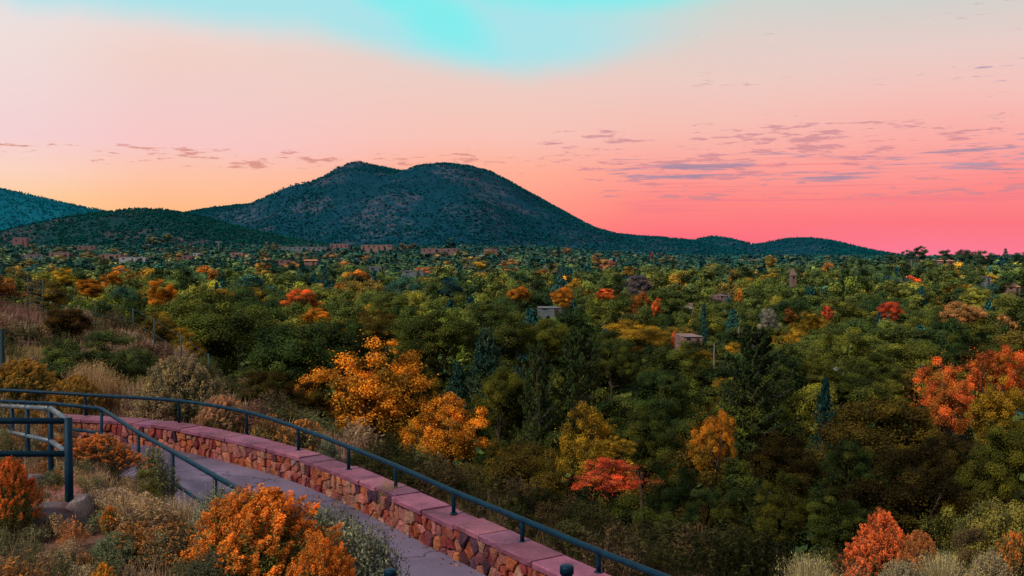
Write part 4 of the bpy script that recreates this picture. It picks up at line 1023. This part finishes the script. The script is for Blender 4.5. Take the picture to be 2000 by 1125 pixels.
shrub(195, 850, 150, 12.3, 'chamisa', (.20, .17, .10), RUS, 'tan and rust rabbitbrush between guardrail corner and inner handrail', k=2)
shrub(125, 875, 110, 12.8, 'chamisa', (.17, .15, .08), RUS, 'rusty shrub seen through the bars of the guardrail', k=1)
shrub(215, 962, 130, 9.8, 'sage', (.30, .21, .14), None, 'straw-coloured dry shrub right of the corner post', k=1)
shrub(280, 915, 90, 11.6, 'leafy', (.13, .12, .03), None, 'olive twiggy shrub against the purple path', k=0)
shrub(432, 945, 100, 9.2, 'sage', (.16, .18, .12), None, 'small grey-green shrub just behind the large orange rabbitbrush', k=2)
shrub(230, 1040, 120, 8.2, 'sage', (.12, .15, .085), None, 'low green shrub in front of the straw-coloured one', k=0)
shrub(330, 1020, 130, 8.2, 'small', (.15, .15, .09), (.40, .20, .08), 'scrubby grey shrub with scattered orange tips left of the large rabbitbrush', k=0)
shrub(215, 1005, 46, 8.9, 'small', OLV, ORA, 'little orange flowering sprig shrub beside the maroon stone', k=1)
shrub(200, 1098, 60, 7.2, 'small', OLV, (.62, .27, .03), 'small yellow-orange flowering shrub at the very bottom left', k=2)
shrub(620, 1060, 90, 7.3, 'chamisa', OLV, ORA, 'small orange rabbitbrush at the foot of the sagebrush', k=2)
shrub(640, 985, 70, 9.4, 'sage', (.14, .16, .10), None, 'wispy green shrub between large rabbitbrush and path', k=1)
shrub(420, 1075, 190, 7.4, 'sage', (.055, .06, .035), None, 'dark shrub under the large orange rabbitbrush', k=2)
shrub(20, 1092, 90, 7.4, 'sage', (.12, .09, .06), None, 'brown dry shrub at the foot of the grey boulder', k=2)
shrub(300, 870, 60, 14.2, 'small', (.14, .15, .08), None, 'small green shrub at the bend of the inner handrail', k=0)
# behind the wall
shrub(112, 806, 85, 19.6, 'sage', (.26, .19, .12), None, 'straw shrub hiding the far end of the stone wall', k=1)
shrub(40, 800, 110, 19.2, 'chamisa', (.18, .16, .07), GOLD, 'yellowish shrub seen between the guardrail bars and the far rail', k=2)
shrub(350, 705, 175, 22.5, 'chamisa', (.17, .18, .10), (.34, .27, .15), 'large pale grey-green rabbitbrush with cream tips behind the bend of the wall', k=2)
shrub(300, 765, 90, 21.8, 'sage', TAN, None, 'tan dry shrub left of the large pale rabbitbrush', k=0)
shrub(432, 775, 100, 20.6, 'chamisa', (.17, .15, .07), PCH, 'peach-tipped shrub touching the handrail right of the pale rabbitbrush', k=0)
shrub(520, 812, 80, 19.0, 'small', (.16, .15, .07), (.40, .22, .09), 'first low yellowish shrub along the outside of the wall', k=1)
shrub(592, 822, 110, 18.4, 'small', (.17, .16, .08), (.48, .22, .07), 'orange-tipped low shrub outside the wall, right of the yellowish one', k=2)
shrub(640, 850, 60, 17.4, 'sage', SAGE, None, 'small grey shrub outside the wall below the orange trees', k=1)
shrub(45, 705, 135, 24.0, 'chamisa', (.14, .14, .04), GOLD, 'yellowish mounded rabbitbrush behind the far left rail', k=0)
shrub(150, 735, 110, 23.2, 'chamisa', (.20, .16, .06), GOLD, 'golden low rabbitbrush next to the yellowish mounded one', k=1)
shrub(130, 588, 118, 38.0, 'leafy', (.040, .026, .010), None, 'dark brown dense bush on the crest of the grassy spur', k=1)
shrub(190, 645, 225, 27.5, 'leafy', (.050, .070, .022), None, 'very large dark green oak bush on the spur above the rail', k=0)
shrub(120, 662, 110, 28.2, 'leafy', (.045, .064, .022), None, 'dark green bush adjoining the left of the very large oak bush', k=3)
shrub(200, 676, 150, 26.2, 'leafy', (.045, .060, .020), None, 'lower dark oak bush in front of the very large oak bush', k=4)
shrub(262, 662, 120, 27.0, 'leafy', (.045, .062, .024), None, 'dark oak bush adjoining the right of the very large one', k=1)
shrub(398, 700, 50, 30.0, 'small', (.06, .06, .02), None, 'small olive bush on the pale ridge line', k=2)
shrub(490, 738, 70, 26.0, 'leafy', (.045, .045, .014), None, 'olive-brown bush where the ridge line drops away', k=0)
shrub(555, 790, 80, 22.4, 'leafy', (.06, .05, .02), None, 'brown bush below the end of the ridge line', k=1)
shrub(10, 640, 60, 33.0, 'leafy', (.035, .04, .018), None, 'dark bush at the left edge behind the tall fence post', k=0)
shrub(35, 615, 60, 41.0, 'small', (.12, .07, .06), None, 'reddish grey low bush near the top of the grassy spur', k=0)
shrub(70, 640, 50, 37.0, 'small', (.10, .05, .05), None, 'purplish low bush left of the dark brown dense bush', k=1)
# right bottom corner
shrub(1722, 1008, 115, 13.2, 'chamisa', (.30, .12, .04), (.66, .17, .06), 'bright coral-orange bush standing alone at the bottom right', k=1)
shrub(1790, 1045, 110, 12.8, 'chamisa', (.22, .14, .06), (.50, .2, .07), 'dull orange shrub leaning against the coral-orange bush', k=0)
rb = [(1590, 1085, 90, 11.2, 'sage', (.23, .21, .11), None, 'pale straw shrub left of the coral-orange bush'), (1680, 1092, 80, 10.8, 'small', (.2, .16, .08), (.6, .17, .07), 'low orange-red sprig shrub under the coral-orange bush'),
 (1760, 1090, 100, 10.8, 'sage', (.26, .23, .14), None, 'pale dry shrub at the foot of the dull orange shrub'), (1850, 1078, 90, 11.2, 'sage', (.22, .20, .10), None, 'straw-green feathery shrub right of the pale dry one'), (1935, 1070, 110, 11.0, 'sage', (.25, .21, .12), None, 'tall pale straw shrub near the bottom right corner'),
 (1985, 1045, 70, 11.6, 'small', (.16, .13, .05), (.58, .2, .04), 'orange-leaved small shrub in the bottom right corner'), (1880, 985, 110, 15.5, 'leafy', (.10, .10, .025), None, 'yellowish leafy vine shrub above the straw shrubs'), (1965, 960, 110, 15, 'leafy', (.12, .11, .03), None, 'tall yellow-green leafy shrub at the right edge'), (1900, 1030, 90, 13.5, 'leafy', (.085, .06, .03), None, 'brownish leafy shrub between vine shrub and straw shrubs'),
 (1600, 1035, 100, 18, 'leafy', (.05, .055, .018), None, 'dark olive shrub behind the pale straw shrub'), (1485, 1085, 90, 15, 'leafy', (.035, .035, .014), None, 'dark brown-green shrub left of the straw shrubs'), (1130, 1072, 60, 13.2, 'small', (.26, .22, .13), None, 'pale twiggy shrub outside the wall near its lower end'), (1240, 1095, 70, 13.5, 'leafy', (.05, .055, .02), None, 'olive shrub beyond the lower end of the handrail'), (1380, 1100, 90, 14, 'leafy', (.04, .045, .016), None, 'dark olive shrub right of the lower handrail end'),
 (700, 900, 60, 18.6, 'leafy', (.05, .05, .02), None, 'dark bush outside the wall below the second orange tree'), (800, 940, 80, 17.2, 'leafy', (.05, .055, .02), None, 'olive bush outside the middle of the wall'), (905, 985, 80, 16.0, 'leafy', (.04, .045, .016), None, 'dark bush outside the wall, right of the olive one'), (1010, 1030, 80, 15.0, 'leafy', (.045, .045, .016), None, 'brownish dark bush outside the wall above the pale twiggy shrub')]
for r_ in rb: shrub(*r_)

# ------------------------------------------------------------------ grass
def blades(name, x, y, hgt_, cols, wid, label):
    n = len(x); z = H(x, y)-.02; g = rng
    a = g.uniform(0, 6.283, n); lean = g.uniform(.1, .5, n)*hgt_; p0 = np.stack([x, y, z], 1); dr = np.stack([np.cos(a), np.sin(a), 0*a], 1)
    p1 = p0+dr*(lean*.3)[:, None]+np.stack([0*a, 0*a, hgt_*.55], 1); p2 = p0+dr*lean[:, None]+np.stack([0*a, 0*a, hgt_], 1)
    th = g.uniform(0, 3.14, n); s = np.stack([np.cos(th), np.sin(th), 0*th], 1); w = (wid*g.uniform(.6, 1.4, n))[:, None]
    V = np.stack([p0-s*w/2, p0+s*w/2, p1-s*w*.4, p1+s*w*.4, p2], 1).reshape(-1, 3); k = np.arange(n)*5
    me = mesh(name, V, [np.stack([k, k+1, k+3, k+2], 1), np.stack([k+2, k+3, k+4], 1)], np.repeat(np.clip(g.normal(.5, .18, n), 0, 1), 5), np.repeat(cols, 5, 0))
    return tag(link(name, me, M['grass']), label, 'grass', kind='stuff')
n = 90000; y = 19 + 34*rng.random(n)**.8; x = -.56*y + rng.random(n)*(.62*y)
dr_ = sdist(RIDGE, x, y); ew = sdist(W2, x, y); dens = fbm(x*.25, y*.25, 3)
ok = (dr_ < 3.0) & (ew > .75) & (dens > rng.normal(-.15, .25, n)); x, y = x[ok], y[ok]
pc = fbm(x*.18+9, y*.18, 3)
cA, cB, cC = np.array((.46, .31, .21)), np.array((.27, .14, .12)), np.array((.30, .24, .10))
w1 = smooth01(-.25, .2, pc)[:, None]; cc = cA*w1+cB*(1-w1); w2 = smooth01(.1, .4, fbm(x*.3, y*.3+40, 2))[:, None]; cc = cc*(1-w2)+cC*w2
blades('dry_grass', x, y, rng.uniform(.2, .55, len(x)), cc, .018, 'pinkish straw grass covering the spur behind the wall')
n = 60000; y = 4.5 + 10*rng.random(n); x = -.62*y + rng.random(n)*(.62*y+4)
ew = sdist(W2, x, y); dens = fbm(x*.8, y*.8, 3); ok = (ew < -2.45) & (dens > rng.normal(-.1, .2, n)); x, y = x[ok], y[ok]
w1 = smooth01(-.3, .3, fbm(x*.7+3, y*.7, 3))[:, None]; cc = np.array((.36, .25, .16))*w1 + np.array((.13, .13, .06))*(1-w1)
blades('dry_grass', x, y, rng.uniform(.08, .30, len(x)), cc, .007, 'thin straw grass between the shrubs by the path')
n = 42000; y = 9 + 12*rng.random(n); x = -3 + rng.random(n)*(3+.6*y)
ew = sdist(W2, x, y); ok = (ew > .6); x, y = x[ok], y[ok]
w1 = smooth01(-.3, .3, fbm(x*.5+3, y*.5, 3))[:, None]; pale = smooth01(3.6, 6.0, x)[:, None]; cc = (np.array((.28, .24, .14))*w1 + np.array((.10, .10, .04))*(1-w1))*pale + (np.array((.10, .085, .04))*w1 + np.array((.035, .04, .016))*(1-w1))*(1-pale)
blades('dry_grass', x, y, rng.uniform(.1, .38, len(x)), cc, .011, 'straw and green grass on the slope outside the wall')
for k, (px, py, D, w, lab, c) in enumerate([(185, 690, 24.5, .9, 'tall straw grass tuft before the very large oak bush', (.40, .28, .17)), (160, 700, 24.8, .8, 'straw grass tuft left of the tall one under the oak bush', (.42, .28, .18)), (215, 715, 24.0, .8, 'straw grass tuft right of the tall one under the oak bush', (.36, .24, .14)),
  (265, 725, 23.4, .6, 'single upright straw tuft left of the large pale rabbitbrush', (.42, .30, .20)), (240, 980, 9.6, .55, 'straw grass tuft on the slope below the olive twiggy shrub', (.42, .31, .2)), (345, 950, 9.4, .45, 'thin pale grass stalks in front of the inner handrail post', (.45, .34, .22)), (165, 930, 10.6, .5, 'straw tuft between corner post and tan shrub', (.40, .28, .18)),
  (758, 925, 14.3, .3, 'little grass tuft on the outer edge of the coping', (.34, .26, .12)), (1580, 1065, 10.5, .6, 'pale grass tuft at the left end of the straw shrubs', (.34, .30, .17)), (1840, 1060, 10.8, .6, 'pale grass tuft between the straw shrubs', (.36, .31, .18))]):
    p = at(px, py, D); zg = float(H(p[0], p[1])); h = max(.3, p[2]-zg)
    o = link('grass_tuft', TU[k % 3], M['leaf'], None, (p[0], p[1], zg-.02), (w, w, h), c); o.rotation_euler.z = rng.uniform(0, 6)
    tag(o, lab, 'grass tuft', 'dry grass tufts')

def scrub(name, pts, cols, wr, hr_, label):
    VV, TT_, CC = [], [], []
    protos = []
    for me in (dome_shrub('scrub', 501, 90, 1500, .075, 0, 0, lw=.30)[1], dome_shrub('scrub', 502, 90, 1500, .085, 0, 0, lw=.26, tall=.25)[1]):
        V = np.empty(len(me.vertices)*3, np.float32); me.vertices.foreach_get('co', V); ti = np.empty(len(me.vertices), np.float32); me.attributes['tint'].data.foreach_get('value', ti); protos.append((V.reshape(-1, 3), ti))
    z = H(pts[:, 0], pts[:, 1])
    for (x, y), zz in zip(pts, z):
        V, ti = protos[rng.integers(2)]; a = rng.uniform(0, 6.28); ca, sa = math.cos(a), math.sin(a); w = rng.uniform(*wr); h = w*rng.uniform(*hr_)
        VV.append(np.stack([(V[:, 0]*ca-V[:, 1]*sa)*w+x, (V[:, 0]*sa+V[:, 1]*ca)*w+y, V[:, 2]*h+zz-.03], 1)); TT_.append(ti); CC.append(np.broadcast_to(np.array(cols[rng.integers(len(cols))])*rng.uniform(.7, 1.25), V.shape))
    V = np.concatenate(VV); tag(link(name, mesh(name, V, [np.arange(len(V)).reshape(-1, 4)], np.concatenate(TT_), np.concatenate(CC)), M['grass']), label, 'undergrowth', kind='stuff')
def spots(n, fx, fy, test):
    y = fy[0]+(fy[1]-fy[0])*rng.random(n); x = fx[0]+(fx[1]-fx[0])*rng.random(n)
    e = sdist(W2, x, y); r = sdist(RIDGE, x, y); ok = test(x, y, e, r); return np.stack([x[ok], y[ok]], 1)
scrub('undergrowth', spots(300, (-8, 1), (5, 17), lambda x, y, e, r: (e < -2.75) & (abs(x) < .56*y+.5) & ~((x < -3.5) & (y > 7.2) & (y < 14.5))), [(.26, .22, .14), (.17, .19, .11), (.32, .22, .13), (.12, .14, .07), (.36, .17, .06)], (.3, .65), (.5, .8), 'knee-high sage and straw scrub covering the bank beside the path')
scrub('undergrowth', spots(1000, (-8, -2.4), (5.5, 15), lambda x, y, e, r: (e < -2.75) & (abs(x) < .56*y+.5) & ~((abs(x+4.4) < .55) & (y < 9.7) & (y > 9.0))), [(.30, .22, .14), (.17, .18, .10), (.36, .25, .16), (.13, .14, .07), (.38, .17, .07)], (.16, .36), (.6, 1.0), 'short straw and sage scrub around the sandstone blocks')
scrub('undergrowth', spots(620, (-30, 0), (20, 48), lambda x, y, e, r: (e > .9) & (r < 4) & (abs(x) < .58*y)), [(.24, .16, .10), (.11, .11, .05), (.30, .21, .14), (.10, .075, .05), (.09, .105, .045), (.20, .11, .09)], (.5, 1.4), (.45, .8), 'low reddish and olive scrub on the grassy spur')
scrub('undergrowth', spots(500, (-3, 13), (7, 24), lambda x, y, e, r: (e > .75) & (r < 9)), [(.055, .055, .022), (.04, .045, .018), (.075, .055, .03), (.03, .034, .014)], (.5, 1.1), (.55, .9), 'low dark olive scrub on the drop outside the wall')

g = rng; n = 520; si = g.random(n)*WS[-1]; of = -2.4*g.random(n)**.45 ; of[:260] = -.02-.25*g.random(260)**2
px_ = np.interp(si, WS, WALL[:, 0]) + np.interp(si, WS, WN[:, 0])*of; py_ = np.interp(si, WS, WALL[:, 1]) + np.interp(si, WS, WN[:, 1])*of
b = MB(); b.leaves(np.c_[px_, py_, ZPATH + .008 + .006*g.random(n)], np.array([0, 0, 1.0]) + .35*g.normal(size=(n, 3)), g.uniform(.025, .06, n), g.uniform(.015, .035, n), g.random(n), colr=np.array([(.40, .16, .05), (.22, .10, .05), (.34, .22, .10), (.14, .09, .05)])[g.integers(0, 4, n)])
tag(link('leaf_litter', b.mesh('leaf_litter'), M['grass']), 'small fallen leaves lying on the path along the wall', 'leaf litter', kind='stuff')

# ------------------------------------------------------------------ fence down the spur
fl = [(-23.5, 45.2), (-22.2, 45.6), (-21.4, 45.4), (-18.6, 44.4), (-16.2, 42.5), (-13.9, 38.6), (-11.6, 34.8), (-9.6, 31.4)]
fo = empty('wire_fence', (fl[4][0], fl[4][1], float(H(*fl[4]))), 'thin teal wire fence running down the ridge of the grassy spur', 'fence')
tops = []
for k, (x, y) in enumerate(fl):
    z = float(H(x, y)); hgt2 = 1.75 if k in (1, 2) else 1.35; b = MB(); b.tube([(x, y, z-.2), (x, y, z+hgt2)], .026, 7); put('post', b, M['galv'], fo); tops.append((x, y, z))
b = MB()
for a, c, ta in zip(tops[:-1], tops[1:], range(99)):
    a = np.array(a); c = np.array(c)
    for h in (.3, .75, 1.3): b.tube([a+(0, 0, h), (a+c)/2+(0, 0, h-.02), c+(0, 0, h)], .006, 4, False)
    if ta == 1:
        for h in np.linspace(.2, 1.6, 9): b.tube([a+(0, 0, h), c+(0, 0, h)], .014, 4, False)
put('wires', b, M['galv'], fo, False)
p = at(4, 642, 26); zg = float(H(p[0], p[1])); o = link('fence_post', None or TRUNK.copy(), None, None, (p[0], p[1], zg-.1), (.07, .07, p[2]-zg+.1)); o.data.materials.clear(); o.data.materials.append(M['galv'])
tag(o, 'single tall bluish fence post at the left edge in the straw grass', 'fence post')

# ------------------------------------------------------------------ camera
cam = bpy.data.cameras.new('camera'); co = bpy.data.objects.new('camera', cam); col.objects.link(co)
cam.sensor_width = 36; cam.lens = 36*F/2000; cam.clip_end = 60000; cam.clip_start = .1
co.location = (0, 0, 0); co.rotation_euler = (math.pi/2-PITCH, 0, 0); scn.camera = co
scn.view_settings.view_transform = 'Standard'; scn.view_settings.look = 'None'; scn.view_settings.exposure = 0
scn.render.resolution_x, scn.render.resolution_y = 1024, 576
scn.cycles.max_bounces = 6; scn.cycles.diffuse_bounces = 3; scn.cycles.use_denoising = True
print('trees', len(single), cnt, 'mass', len(mass))
